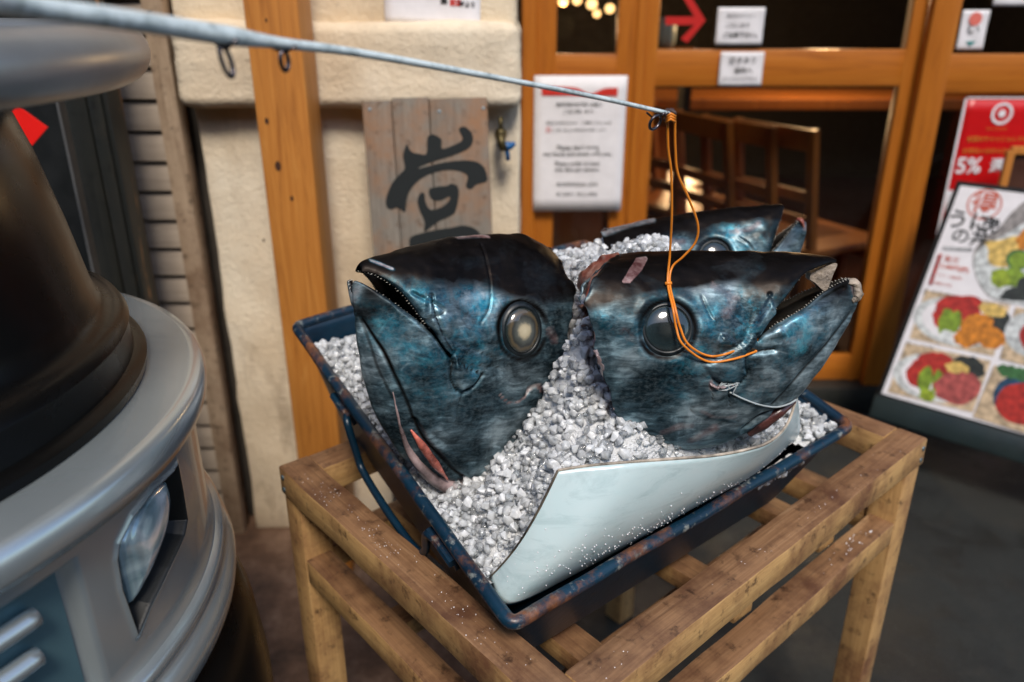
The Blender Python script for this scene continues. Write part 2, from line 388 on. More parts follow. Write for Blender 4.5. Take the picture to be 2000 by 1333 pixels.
bm = bmesh.new(); P = [ony(30, 205, 1.45), ony(92, 250, 1.45), ony(62, 285, 1.45), ony(10, 250, 1.45)]
vs = [bm.verts.new(p) for p in P]; f = bm.faces.new(vs); q = bmesh.ops.extrude_face_region(bm, geom=[f])
for v_ in q['geom']:
    if isinstance(v_, bmesh.types.BMVert): v_.co.y += .004
pm = flat('bright_red_plastic', (.85, .012, .008), .4)
pp = thing('warning_marker', 'small pointed bright red marker poking out behind the black cone', 'marker', (P[3].x-.02, 1.46, 0))
obj('marker_plate', bm, pm, pp); bm = bmesh.new(); tube(bm, [(P[3].x, 1.46, 0), (P[3].x, 1.46, P[3].z+.02)], .006, 8); obj('pole', bm, 'black', pp, True)

# ------------------------------------------------------------------ shop front
sf = thing('storefront', 'orange timber and glass shop front with a sliding door', 'shopfront', (1.0, YD+.03, 0))
def vpiece(name, a, c_, py, y, dep, z0, z1, par, mat='orange'):
    bm = bmesh.new(); p0, p1 = X(a, py, y), X(c_, py, y); box(bm, ((p0+p1)/2, y+dep/2, (z0+z1)/2), (p1-p0, dep, z1-z0), None, .0035)
    return obj(name, bm, mat, par, .6)
def hpiece(name, a, c_, ya, yb, y, dep, par, mat='orange_x'):
    bm = bmesh.new(); z0, z1 = Z(1500, yb, y), Z(1500, ya, y); p0, p1 = a, c_
    box(bm, ((p0+p1)/2, y+dep/2, (z0+z1)/2), (p1-p0, dep, z1-z0), None, .0035); return obj(name, bm, mat, par, .6)
ztop = 2.6; zb = .1
vpiece('post', 1019, 1046, 200, YD-.02, .1, 0, ztop, sf)
vpiece('post', 1241, 1257, 120, YD-.008, .09, 0, ztop, sf)
bm = bmesh.new(); box(bm, (1.6, YD+.03, .05), (3.3, .16, .1), None, .006); obj('threshold', bm, 'charred', sf, .6)
bm = bmesh.new(); box(bm, (1.6, YD+.05, 2.7), (3.3, .14, .2), None, .006); obj('lintel', bm, 'orange_x', sf, .6)
def door(name, label, cols, par_cols_y, rails, y, xa, xb):
    d = thing(name, label, 'door', ((xa+xb)/2, y+.02, zb)); 
    for a, c_, py in cols: vpiece('stile', a, c_, py, y, .04, zb, ztop, d)
    for ya, yb in rails: hpiece('rail', xa+.02, xb-.02, ya, yb, y+.002, .036, d)
    bm = bmesh.new(); box(bm, ((xa+xb)/2, y+.02, (zb+ztop)/2), (xb-xa-.03, .005, ztop-zb-.05)); obj('pane', bm, 'pane', d)
    return d
door('glazed_side_panel', 'narrow orange timber glazed panel carrying the large white notice', [(1044, 1086, 120), (1204, 1243, 120)], 0, [(106, 185), (640, 720)], YD, X(1044, 120, YD), X(1243, 120, YD))
door('sliding_door', 'wide orange timber sliding door with red arrow on its upper glass', [(1252, 1283, 120), (1766, 1806, 120)], 0, [(97, 169), (694, 742)], YD+.012, X(1252, 120, YD), X(1806, 120, YD))
door('glazed_end_panel', 'orange timber glazed panel behind the red poster at the right edge', [(1806, 1858, 120), (2360, 2400, 120)], 0, [(106, 182), (700, 750)], YD-.03, X(1810, 120, YD-.03), X(2400, 120, YD-.03))
# shop interior
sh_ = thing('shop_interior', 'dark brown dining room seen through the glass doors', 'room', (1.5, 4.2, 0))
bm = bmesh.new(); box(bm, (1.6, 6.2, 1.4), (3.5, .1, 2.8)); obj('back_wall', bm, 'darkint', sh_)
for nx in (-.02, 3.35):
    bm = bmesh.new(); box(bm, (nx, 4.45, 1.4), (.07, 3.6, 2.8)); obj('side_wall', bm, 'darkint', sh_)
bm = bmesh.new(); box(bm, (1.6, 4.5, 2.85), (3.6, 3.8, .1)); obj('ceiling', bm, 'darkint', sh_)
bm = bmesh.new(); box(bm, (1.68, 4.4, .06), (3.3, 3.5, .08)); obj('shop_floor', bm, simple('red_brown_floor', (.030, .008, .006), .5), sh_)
# facade above the doors and street side
M['siding'] = wood('dark_siding', (.015, .010, .007), (.035, .022, .014), (.06, .038, .022), 'x', 1, .6)  # toned dark so the fish backs mirror less light
bf = thing('upper_facade', 'dark timber upper storey over the shop front, out of view', 'building', (1.0, 2.6, 2.8))
bm = bmesh.new(); box(bm, (.3, 3.9, 4.5), (7.2, 3.0, 3.2), None, .01); obj('wall', bm, 'siding', bf)
bm = bmesh.new(); box(bm, (.3, 2.15, 2.94), (7.2, .8, .07), None, .01); obj('added_canopy', bm, 'charred', bf)  # out of view, added to keep sky reflections off the fish backs
ob = thing('opposite_building', 'grey brown building across the market street behind the viewer', 'building', (0, -6.5, 0))
bm = bmesh.new(); box(bm, (0, -8, 3.1), (24, 3, 6.2), None, .02); obj('wall', bm, simple('grey_brown_facade', (.16, .12, .09), .8), ob)
for k in range(9):
    bm = bmesh.new(); box(bm, (-9+k*2.25, -6.49, 1.2), (1.5, .04, 2.1), None, .01); obj('shop_window', bm, 'black', ob)
    bm = bmesh.new(); box(bm, (-9+k*2.25, -6.49, 4.2), (1.1, .04, 1.3), None, .01); obj('upper_window', bm, 'black', ob)
bm = bmesh.new(); box(bm, (0, -6.0, 2.6), (24, 1., .08), None, .01); obj('awning', bm, simple('faded_awning', (.10, .14, .15), .7), ob)
#CHAIRS
def make_chair():
    t = thing('dining_chair', '', 'chair')
    for sx_ in (-1, 1):
        bm = bmesh.new(); bar(bm, (sx_*.19, .19, 0), (sx_*.19, .19, .45), .036, .036, (0, 1, 0), .004)
        bar(bm, (sx_*.19, .19, .45), (sx_*.185, .26, .9), .036, .030, (0, 1, 0), .004); obj('rear_leg', bm, 'chair', t, world=False)
        bm = bmesh.new(); bar(bm, (sx_*.19, -.19, 0), (sx_*.19, -.19, .43), .036, .036, (0, 1, 0), .004); obj('front_leg', bm, 'chair', t, world=False)
    bm = bmesh.new(); box(bm, (0, 0, .445), (.43, .43, .03), None, .008); obj('seat', bm, 'chair', t, world=False)
    for z_, h_ in ((.86, .075), (.655, .04), (.56, .04)):
        bm = bmesh.new(); box(bm, (0, .19+(z_-.45)*.155, z_), (.345, .022, h_), None, .004); obj('back_rail', bm, 'chair', t, world=False)
    for yy in (-.19, .19):
        bm = bmesh.new(); box(bm, (0, yy, .39), (.35, .02, .05)); obj('seat_rail', bm, 'chair', t, world=False)
    return t
ch0 = make_chair(); GCH = 'dining chairs inside the shop'
spots = [(1470, 236, 3.1, 112, 'dining chair behind the glass, just right of the hanging cord'), (1542, 222, 2.98, 116, 'middle dining chair behind the glass, above the back of the rear fish snout'),
         (1352, 236, 3.45, 121, 'farther dining chair behind the glass, directly behind the hanging cord'), (1612, 226, 2.9, 118, 'dining chair behind the glass at the right, above the open jaws of the rear head'), (1296, 242, 3.9, 122, 'farthest dining chair behind the glass near the left door stile')]
for i, (px, py, y, a, lb) in enumerate(spots):
    p = ony(px, py, y); o = ch0 if i == 0 else copy_tree(ch0)
    o.matrix_basis = Matrix.Translation((p.x, y, .1)) @ Matrix.Rotation(math.radians(a), 4, 'Z') @ Matrix.Scale(.93, 4); tag(o, lb, 'chair', GCH)
tb = thing('counter_table', 'long dark timber table behind the glass of the sliding door', 'table', (1.4, 3.6, .1))
bm = bmesh.new(); box(bm, (1.55, 3.95, .90), (1.9, .5, .05), None, .006); obj('tabletop', bm, 'chair', tb)
for a in (.7, 2.4):
    for bb in (3.77, 4.13):
        bm = bmesh.new(); box(bm, (a, bb, .47), (.06, .06, .74), None, .005); obj('leg', bm, 'chair', tb)
# lamps
GL = 'lamps hanging inside the shop'
M['bulb'] = glow('warm_bulb', (1, .55, .22), 2.6); 
def lamp(px, py, y, r, label, power=0.):
    p = ony(px, py, y); t = thing('pendant_lamp', label, 'lamp', p, group=GL)
    bm = bmesh.new(); sphere(bm, p, r, seg=16); obj('bulb', bm, 'bulb', t, True)
    bm = bmesh.new(); tube(bm, [p+Vector((0, 0, r)), (p.x, p.y, 2.8)], .004, 6); lathe(bm, [(.012, r*1.6), (.012, r*1.1), (r*.7, r*.85)], p, 12); obj('cord', bm, 'black', t)
    if power:
        ld = bpy.data.lights.new('bulb_light', 'POINT'); ld.energy = power; ld.color = (1, .6, .3); ld.shadow_soft_size = .05
        lo = bpy.data.objects.new('bulb_light', ld); COL.objects.link(lo); lo.parent = t; lo.location = (0, 0, -.12)
lamp(1100, 2, 4.6, .024, 'leftmost glowing bulb in the upper glass of the narrow panel', 14)
lamp(1127, 0, 4.3, .022, 'second glowing bulb from the left, cut by the top edge of the photo')
lamp(1156, 8, 4.1, .024, 'third glowing bulb from the left, slightly lower than the first two')
lamp(1191, 17, 3.9, .020, 'rightmost glowing bulb in the narrow panel glass')
lamp(1166, 27, 4.4, .018, 'lowest of the five glowing bulbs in the narrow panel glass')
lamp(1349, 183, 4.6, .020, 'single bulb standing in for a lamp reflection just under the middle rail of the sliding door', 16)  # lamp in place of a reflection in the lower pane
lamp(1640, -90, 3.6, .03, 'unseen bulb added above the frame to light the table at the right', 20)  # out-of-view lamp added to brighten the table and chairs
# pale blob behind the glass, given the form of a lidded container
wj = thing('white_round_blob', 'pale rounded blob, shaped as a container, behind the glass below the red arrow', 'container', ony(1300, 90, 3.3))
p = ony(1297, 78, 3.3); bm = bmesh.new(); lathe(bm, [(0, -.03), (.035, -.03), (.045, .0), (.045, .05), (.035, .065), (0, .066)], p, 24); obj('body', bm, flat('pale_green_white', (.55, .66, .6), .4), wj, True)
bm = bmesh.new(); lathe(bm, [(.036, .064), (.04, .068), (.04, .078), (0, .08)], p, 24); obj('lid', bm, 'paper', wj, True)
shf = thing('wall_shelf', 'dark shelf inside the shop under the pale blob', 'shelf', (p.x, 3.3, 1.1))
bm = bmesh.new(); box(bm, (p.x, 3.32, p.z-.041), (.25, .16, .02)); obj('plank', bm, 'chair', shf); bm = bmesh.new()
for s_ in (-.1, .1): box(bm, (p.x+s_, 3.32, (p.z-.051+.1)/2), (.03, .12, p.z-.051-.1))
obj('upright', bm, 'darkint', shf)

# ------------------------------------------------------------------ papers and posters
def paper(name, label, cat, x0, y0, x1, y1, y, tilt=0., mat='paper', py=None):
    """sheet fixed on a vertical plane y; px corners give its real place"""
    a = ony(x0, y1, y); c_ = ony(x1, y1, y); tz = ony(x0, y0, y).z
    W_, H_ = c_.x-a.x, tz-a.z
    m_ = frame_matrix(Vector((a.x, y, a.z)), (1, 0, tilt), (0, -1, 0)); t = thing(name, label, cat, mat=m_)
    bm = bmesh.new(); n = 10; g = [[bm.verts.new((W_*i/n, H_*j/n, .0012+.0016*math.sin(i*.9+j*.4)*math.sin(j/n*PI))) for i in range(n+1)] for j in range(n+1)]
    for j in range(n):
        for i in range(n): bm.faces.new((g[j][i], g[j][i+1], g[j+1][i+1], g[j+1][i]))
    sheet_ = obj('sheet', bm, mat, t, True, world=False)
    sm = sheet_.modifiers.new('s', 'SOLIDIFY'); sm.thickness = .0006; sm.offset = -1
    return t, W_, H_
ZT = .0034
t, W_, H_ = paper('shop_notice', 'large white notice with a red band and printed lines on the narrow panel', 'notice', 1041, 148, 1212, 412, YD-.026)
bm = bmesh.new(); n = 40
pts = [(W_*.08, H_*.865)]+[(W_*(.90-.82*i/n), H_*(.865+.055*(1-.62*math.exp(-((i/n-.38)/.16)**2)))) for i in range(n+1)]+[(W_*.08, H_*.865)]
pts = [(W_*.90, H_*.858), ]+[(W_*(.90-.82*i/n), H_*(.915-.045*math.exp(-((i/n-.36)/.13)**2)+.01*(i/n))) for i in range(n+1)]+[(W_*.08, H_*.862)]
poly2d(bm, pts, ZT, th=.0001); obj('red_band', bm, 'red_ink', t, world=False)
rows_ = [('店内飲食のお客様へお願い', .795, .50, .0004), ('ご協力願います。', .745, .34, .0), ('食品のお持ち込みは、 ご遠慮くださいませ', .665, .72, 0), ('一人様一品以上の御注文をお願いします', .612, .60, 0),
     ("Please don't bring", .485, .46, .0002), ('any foods and drinks with you.', .437, .76, .0002), ('Please order at least', .365, .50, .0002), ('one dish per person.', .32, .50, .0002), ('请勿携带饮食进入店内', .205, .46, 0), ('每人请点一份以上商品', .13, .46, 0)]
join_text([text(a_, .02, W_*.49, H_*y_, 'ink', t, ZT, bold=b_, w=W_*w_) for a_, y_, w_, b_ in rows_], t)
text('お', .02, W_*.16, H_*.612, 'red_ink', t, ZT)
t, W_, H_ = paper('handwritten_note', 'upper handwritten white note on the glass right of the red arrow', 'note', 1396, 15, 1487, 88, YD+.004)
join_text([text('本日のメニュー', .024, W_*.5, H_*.78, 'ink', t, ZT, shear=.15, w=W_*0.62), text('ございます', .026, W_*.45, H_*.52, 'ink', t, ZT, shear=.1, w=W_*0.5), text('ご注意下さい。', .024, W_*.52, H_*.26, 'ink', t, ZT, bold=.0005, shear=.1, w=W_*0.72)], t)
t, W_, H_ = paper('handwritten_note', 'lower handwritten white note taped over the middle door rail', 'note', 1402, 102, 1486, 168, YD+.004)
join_text([text('空きあり', .032, W_*.5, H_*.74, 'ink', t, ZT, shear=.1, w=W_*0.62), text('店内へ', .026, W_*.55, H_*.45, 'ink', t, ZT, bold=.0004, w=W_*0.42), text('どうぞお入り下さい', .019, W_*.5, H_*.2, 'ink', t, ZT, w=W_*0.8)], t)
t, W_, H_ = paper('wall_notice', 'white notice on the stucco wall cut by the top edge', 'notice', 752, -90, 938, 44, YW-.012, -.03)
join_text([text('時より', .034, W_*.86, H_*.30, 'ink', t, ZT, bold=.001, w=W_*0.16), text('営', .034, W_*.62, H_*.36, 'ink', t, ZT, bold=.001, w=W_*0.08)], t); text('開店', .036, W_*.74, H_*.32, 'red_ink', t, ZT, bold=.001, sx=.8, w=W_*0.14)
t, W_, H_ = paper('sticker', 'small white sticker with a red round seal high on the right glass', 'sticker', 1866, 20, 1918, 98, YD-.016)
bm = bmesh.new(); q = bmesh.ops.create_circle(bm, cap_ends=True, radius=W_*.24, segments=24, matrix=Matrix.Translation((W_*.5, H_*.78, ZT))); obj('seal', bm, flat('pink_seal', (.75, .18, .14), .5), t, world=False)
text('い', .03, W_*.5, H_*.50, 'ink', t, ZT, sx=1.4); bm = bmesh.new(); poly2d(bm, [(W_*.3, H_*.22), (W_*.7, H_*.22), (W_*.5, H_*.1)], ZT, th=.0001); obj('green_mark', bm, flat('teal_ink', (.03, .25, .24), .5), t, world=False)
t, W_, H_ = paper('sticker', 'white card cut off at the top right corner', 'sticker', 1938, -70, 2040, 12, YD-.016)
bm = bmesh.new(); poly2d(bm, [(W_*.55, H_*.25), (W_*.75, H_*.25), (W_*.65, H_*.1)], ZT, th=.0001); obj('blue_mark', bm, flat('blue_ink', (.02, .2, .35), .5), t, world=False)
# arrow
p0 = ony(1300, 42, YD+.008); t = thing('arrow_sticker', 'red arrow pointing right, stuck on the upper glass of the sliding door', 'sticker', mat=frame_matrix(p0, (1, 0, 0), (0, -1, 0)))
def lp(px, py): q = ony(px, py, YD+.008); return (q.x-p0.x, q.z-p0.z)
bm = bmesh.new()
poly2d(bm, [lp(*q) for q in ((1300, 33), (1356, 33), (1332, -8), (1348, -8), (1378, 40), (1342, 84), (1330, 76), (1356, 49), (1300, 49))], 0, th=.0006)
obj('arrow_shape', bm, flat('red_tape', (.55, .015, .012), .5), t, world=False)
# red poster
t, W_, H_ = paper('red_poster', 'red poster reading 5% with gold lines, on the glass behind the menu board', 'poster', 1824, 190, 2040, 476, YD-.034, mat='poster_red')
bx = lambda px, py: (ony(px, py, YD-.034).x-root_matrix(t).translation.x, ony(px, py, YD-.034).z-root_matrix(t).translation.z)
bm = bmesh.new()
for a in ([(0, 0), (W_, 0), (W_, H_*.018), (0, H_*.018)], [(0, H_*.99), (W_, H_*.99), (W_, H_), (0, H_)], [(0, 0), (W_*.02, 0), (W_*.02, H_), (0, H_)]): poly2d(bm, a, ZT, th=.0001)
poly2d(bm, [bx(1850, 372), bx(1900, 370), bx(1895, 440), bx(1841, 440)], ZT, th=.0001); obj('white_border', bm, 'paper', t, world=False)
c_ = bx(1956, 222); bm = bmesh.new(); lathe(bm, [(.024, ZT), (.032, ZT+.0002)], (c_[0], c_[1], 0), 32); q = bmesh.ops.create_circle(bm, cap_ends=True, radius=.011, segments=20, matrix=Matrix.Translation((c_[0], c_[1], ZT))); obj('emblem', bm, 'paper', t, world=False)
def tt(s, size, px, py, mat, **k): q = bx(px, py); return text(s, size, q[0], q[1], mat, t, ZT+.0002, **k)
join_text([tt('キャッシュレス', .009, 1945, 252, 'gold_ink'), tt('全国のキャッシュレスまで', .02, 1952, 272, 'gold_ink', w=.20), tt('お支払いはかんたん便利に', .02, 1944, 295, 'gold_ink', w=.20)], t)
join_text([tt('5%', .05, 1891, 325, 'paper', bold=.001, w=.076), tt('還元', .05, 1960, 325, 'paper', bold=.001, w=.088)], t)
# small framed board behind the menu board
t = thing('small_framed_board', 'small timber framed board peeking over the menu board at the right edge', 'board', ony(2010, 340, 2.36))
P0, P1 = ony(1974, 294, 2.36), ony(2075, 400, 2.36); bm = bmesh.new(); box(bm, ((P0.x+P1.x)/2, 2.37, (P0.z+P1.z)/2), (P1.x-P0.x, .01, P0.z-P1.z)); obj('panel', bm, simple('brown_panel', (.06, .02, .01), .5), t)
bm = bmesh.new()
for a, c_ in (((P0.x, P0.z), (P0.x, P1.z)), ((P1.x, P0.z), (P1.x, P1.z)), ((P0.x, P0.z), (P1.x, P0.z)), ((P0.x, P1.z), (P1.x, P1.z))): bar(bm, (a[0], 2.36, a[1]), (c_[0], 2.36, c_[1]), .022, .016, (0, 1, .01), .002)
obj('frame', bm, 'post', t)
bm = bmesh.new(); bar(bm, ((P0.x+P1.x)/2, 2.385, P0.z), ((P0.x+P1.x)/2, 2.44, .0), .03, .02, (1, 0, 0)); obj('leg', bm, 'charred', t)
# calligraphy board
A0 = ony(706, 198, 1.68); A1 = ony(951, 190, 1.68)
nrm = Vector((0, -1, .13)).normalized()
mb = frame_matrix(A0, (A1-A0), nrm); t = thing('calligraphy_board', 'weathered grey plank board painted with a large black brush character', 'board', mat=mb)
Wb = (A1-A0).length; Hb = 1.08
def bl(px, py): q = mb.inverted() @ onp(px, py, A0, nrm); return (q.x, q.y)
for i, (a, c_) in enumerate(((0, .235), (.24, .532), (.538, 1.0))):
    bm = bmesh.new(); box(bm, (Wb*(a+c_)/2, -Hb/2+(.004 if i == 1 else 0), -.012), (Wb*(c_-a), Hb, .024), None, .0025); o = obj('plank', bm, 'board', t, .6, world=False)
for yy in (-.05, -Hb+.1):
    bm = bmesh.new(); box(bm, (Wb/2, yy, -.034), (Wb*.98, .05, .02)); obj('batten', bm, 'board', t, world=False)
zs = lambda x, y: (560+x*.39, y*.39)
strokes = [
 [zs(600, 720), zs(625, 760), zs(660, 770), zs(700, 770), zs(705, 690), zs(735, 675), zs(775, 700), zs(778, 745), zs(830, 730), zs(880, 700), zs(862, 650), zs(890, 635), zs(925, 665), zs(933, 705), zs(915, 740), zs(870, 765), zs(800, 790), zs(700, 822), zs(660, 845),
  zs(760, 820), zs(860, 805), zs(940, 808), zs(985, 835), zs(1003, 880), zs(1000, 910), zs(950, 925), zs(925, 948), zs(897, 935), zs(905, 880), zs(850, 855), zs(780, 855), zs(700, 880), zs(650, 915), zs(615, 960), zs(600, 1010), zs(592, 1062), zs(555, 1040), zs(520, 1050), zs(498, 1030), zs(500, 985), zs(530, 915), zs(575, 865), zs(592, 840), zs(582, 780)],
 [zs(715, 945), zs(760, 935), zs(800, 932), zs(830, 920), zs(858, 940), zs(862, 985), zs(845, 1060), zs(815, 1085), zs(760, 1110), zs(720, 1140), zs(690, 1160), zs(690, 1110), zs(668, 1060), zs(655, 1010), zs(668, 970), zs(690, 970), zs(695, 1010), zs(720, 1050), zs(770, 1040), zs(810, 1010), zs(815, 985), zs(770, 1005), zs(730, 1000), zs(712, 970)],
 [zs(615, 1240), zs(620, 1190), zs(690, 1165), zs(760, 1150), zs(830, 1140), zs(880, 1130), zs(930, 1140), zs(965, 1165), zs(975, 1200), zs(1000, 1260), zs(960, 1300), zs(900, 1320), zs(800, 1330), zs(700, 1320), zs(640, 1290)]]
bm = bmesh.new()
for s_ in strokes:
    pts = [bl(*q) for q in s_]; sp_ = spline(pts+[pts[0]], len(pts)*4)[:-1]; poly2d(bm, [tuple(q) for q in sp_], .0006, th=.0004)
obj('brush_character', bm, 'ink', t, world=False)
M['zinc'] = flat('zinc', (.4, .5, .55), .4, .6)
for px, py in ((722, 214), (858, 218), (944, 212)):
    q = bl(px, py); bm = bmesh.new(); lathe(bm, [(.0032, 0), (.003, .0012), (.0005, .0016)], (q[0], q[1], 0), 12); obj('nail_head', bm, 'zinc', t, world=False)
# tap
p = ony(978, 262, YW-.04); t = thing('water_tap', 'small brass wall tap with a blue handle beside the calligraphy board', 'tap', p)
bm = bmesh.new(); tube(bm, [p+Vector((0, .05, .0)), p+Vector((0, .0, 0)), p+Vector((0, -.02, -.006)), p+Vector((.006, -.03, -.03))], [.009, .011, .009, .008], 12); sphere(bm, p, .014, seg=14); tube(bm, [p, p+Vector((0, 0, .035))], .005, 8); obj('valve_body', bm, simple('old_brass', (.09, .07, .03), .45, .8), t, True)
bm = bmesh.new(); q = p+Vector((.012, -.012, -.024)); sphere(bm, q, .014, (1.2, .8, .7), 14); tube(bm, [q, q+Vector((.004, 0, -.03))], .005, 8); box(bm, q+Vector((0, 0, .004)), (.04, .01, .01), None, .003); obj('handle', bm, flat('blue_plastic', (.01, .10, .28), .4), t, True)

# ------------------------------------------------------------------ menu board
BL = onz(1722, 769, .22); BR = onz(2000, 849, .22); xd = (BR-BL).normalized()
tl = ony(1876, 363, 2.33); yd = (tl-BL)
nrmM = xd.cross(yd).normalized(); mm_ = frame_matrix(BL, xd, nrmM)
t = thing('menu_board', 'leaning black framed menu board with photos of seafood rice bowls', 'menu board', mat=mm_)
def ml(px, py): q = mm_.inverted() @ onp(px, py, BL, nrmM); return (q.x, q.y)
Hm = (mm_.inverted() @ tl).y; SK = (mm_.inverted() @ tl).x/Hm; Wm = .62
def shear_(b_):
    for v_ in b_.verts: v_.co.x += SK*v_.co.y
bm = bmesh.new(); box(bm, (Wm/2, Hm/2-.03, -.016), (Wm+.03, Hm+.09, .03), None, .004); shear_(bm); obj('frame', bm, 'black', t, .6, world=False)
bm = bmesh.new(); box(bm, (Wm/2, -.042, .0), (Wm+.028, .070, .03), None, .004); obj('base_panel', bm, simple('dark_green_base', (.012, .022, .022), .45), t, .6, world=False)
for s_ in (.05, Wm-.05):
    bm = bmesh.new(); bar(bm, (s_+.03, Hm-.05, -.046), (s_, -.19, -.16), .03, .025, (1, 0, 0), .003); obj('stay', bm, 'black', t, world=False)
    bm = bmesh.new(); bar(bm, (s_, -.07, -.014), (s_, -.215, -.014), .03, .025, (1, 0, 0), .003); obj('foot', bm, 'black', t, world=False)
bm = bmesh.new(); poly2d(bm, [(0, 0), (Wm, 0), (Wm, Hm), (0, Hm)], .0005, th=.0008); shear_(bm); obj('poster_sheet', bm, 'paper', t, world=False)
def colr(name, c): 
    if name not in M: M[name] = simple(name, c, .5, 0, .3, 60, 0)
    return name
mats = [colr('bowl_white', (.62, .66, .66)), colr('tuna_red', (.45, .03, .02)), colr('urchin_orange', (.62, .22, .02)), colr('cucumber_green', (.22, .34, .03)), colr('ginger_yellow', (.72, .50, .14)),
        colr('wood_beige', (.60, .46, .30)), colr('nori_dark', (.03, .035, .03)), colr('leaf_green', (.05, .16, .05)), colr('bowl_blue', (.02, .07, .14)), colr('shadow_grey', (.30, .28, .27)), colr('wasabi', (.30, .40, .03)), colr('pink_mince', (.42, .09, .08)), colr('grey_line', (.45, .46, .47)), 'paper']
bm = bmesh.new(); zz = [.0016]
def blob(pts, mi, sm=True):
    P = [ml(*q) for q in pts]
    if sm: P = [tuple(q) for q in spline(P+[P[0]], len(P)*6)[:-1]]
    poly2d(bm, P, zz[0], mi); zz[0] += .00006
def ell(cx, cy, rx, ry, mi, rot=0., wob=0.):
    pts = []
    for k in range(18):
        a = 2*PI*k/18; r_ = 1+wob*random.uniform(-1, 1); x, y = rx*r_*math.cos(a), ry*r_*math.sin(a)
        pts.append((cx+x*math.cos(rot)-y*math.sin(rot), cy+x*math.sin(rot)+y*math.cos(rot)))
    blob(pts, mi)
zm = lambda x, y: (1640+x*.42, 340+y*.42)
# main bowl
blob([zm(857, 130), zm(800, 180), zm(740, 250), zm(660, 310), zm(620, 380), zm(630, 470), zm(680, 560), zm(760, 600), zm(900, 615), zm(1000, 615), zm(1000, 130)], 9)
blob([zm(857, 230), zm(760, 290), zm(680, 330), zm(630, 380), zm(632, 460), zm(680, 550), zm(760, 590), zm(1000, 600), zm(1000, 230)], 0)
blob([zm(665, 310), zm(740, 310), zm(830, 290), zm(850, 360), zm(800, 430), zm(700, 420), zm(690, 350)], 4)
ell(*zm(900, 310), 36, 26, 2, wob=.15); ell(*zm(830, 400), 24, 20, 7); ell(*zm(835, 402), 20, 16, 3); ell(*zm(810, 480), 22, 18, 3, wob=.1); ell(*zm(745, 485), 19, 19, 10, wob=.12); ell(*zm(820, 560), 30, 14, 6, wob=.2); ell(*zm(900, 520), 30, 22, 6, wob=.1)
# second and third pictures
for (qa, bowl, items) in (
  ([(400, 540), (795, 610), (715, 850), (325, 765)], (555, 690, 85, 47), [(1, 560, 635, 44, 27), (1, 600, 610, 28, 19), (1, 480, 665, 20, 22), (3, 495, 690, 15, 26), (3, 540, 690, 11, 22), (0, 495, 755, 13, 12), (6, 740, 690, 24, 22), (4, 710, 635, 26, 13), (2, 640, 720, 34, 26), (2, 700, 760, 34, 20), (2, 590, 765, 24, 18), (2, 665, 680, 24, 12)]),
  ([(310, 785), (705, 870), (620, 1110), (225, 1015)], (450, 950, 80, 46), [(1, 440, 890, 36, 26), (1, 370, 930, 24, 26), (1, 480, 870, 22, 15), (6, 600, 900, 34, 22), (3, 400, 955, 14, 26), (3, 455, 965, 10, 22), (10, 410, 1030, 16, 12), (4, 550, 905, 24, 12), (11, 540, 1000, 42, 32), (11, 590, 980, 28, 24)])):
    blob([zm(*q) for q in qa], 5, False); ell(zm(bowl[0], bowl[1])[0]-5, zm(bowl[0], bowl[1])[1], bowl[2], bowl[3], 0, .2); ell(zm(bowl[0], bowl[1])[0], zm(bowl[0], bowl[1])[1], bowl[2]*.86, bowl[3]*.86, 13, .2)
    for mi, x, y, rx, ry in items: ell(*zm(x, y), rx, ry, mi, .2, .1)
blob([zm(820, 620), zm(1200, 690), zm(1100, 950), zm(745, 860)], 5, False); ell(*zm(900, 750), 56, 44, 0, .2); ell(*zm(930, 760), 40, 34, 1, .2, .1)
blob([zm(720, 890), zm(1100, 975), zm(1000, 1250), zm(620, 1130)], 5, False); ell(*zm(860, 1050), 62, 48, 8, .2); ell(*zm(860, 1075), 54, 42, 1, .2, .08)
for k in range(5): ell(*zm(770+k*32, 915+k*8), 17, 12, 7, .4, .15)
# rules and header
blob([zm(462, 372), zm(480, 375), zm(430, 518), zm(415, 514)], 1, False)
for yy, a, c_ in ((338, 485, 620),): blob([zm(a, yy), zm(c_, yy+8), zm(c_-3, yy+22), zm(a-4, yy+14)], 12, False)
obj('food_photos', bm, mats, t, world=False)
def mt(s, size, x, y, mat, **k): q = ml(*zm(x, y)); return text(s, size, q[0], q[1], mat, t, .0021, **k)
M['brick_ink'] = flat('brick_red_ink', (.55, .10, .05), .5)
cq = ml(*zm(673, 143)); bm = bmesh.new(); lathe(bm, [(.040, .0020), (.0445, .0021)], (cq[0], cq[1], 0), 40); obj('round_seal', bm, 'brick_ink', t, world=False)
join_text([mt('得', .068, 673, 145, 'brick_ink', bold=.001), mt('贅沢', .02, 520, 402, 'brick_ink'), mt('2,480円(税)', .016, 535, 440, 'brick_ink', bold=.0004), mt('ミニ 1,980円', .012, 510, 480, 'brick_ink'), mt('味噌汁付き', .010, 480, 515, 'brick_ink')], t)
join_text([mt('うに', .060, 600, 225, 'ink', bold=.001, sx=1.0), mt('虎', .048, 700, 245, 'ink', bold=.0008), mt('の丼', .05, 605, 300, 'ink', bold=.0008), mt('まぐろ丼', .02, 450, 560, 'ink'), mt('大トロ丼', .02, 370, 805, 'ink')], t)
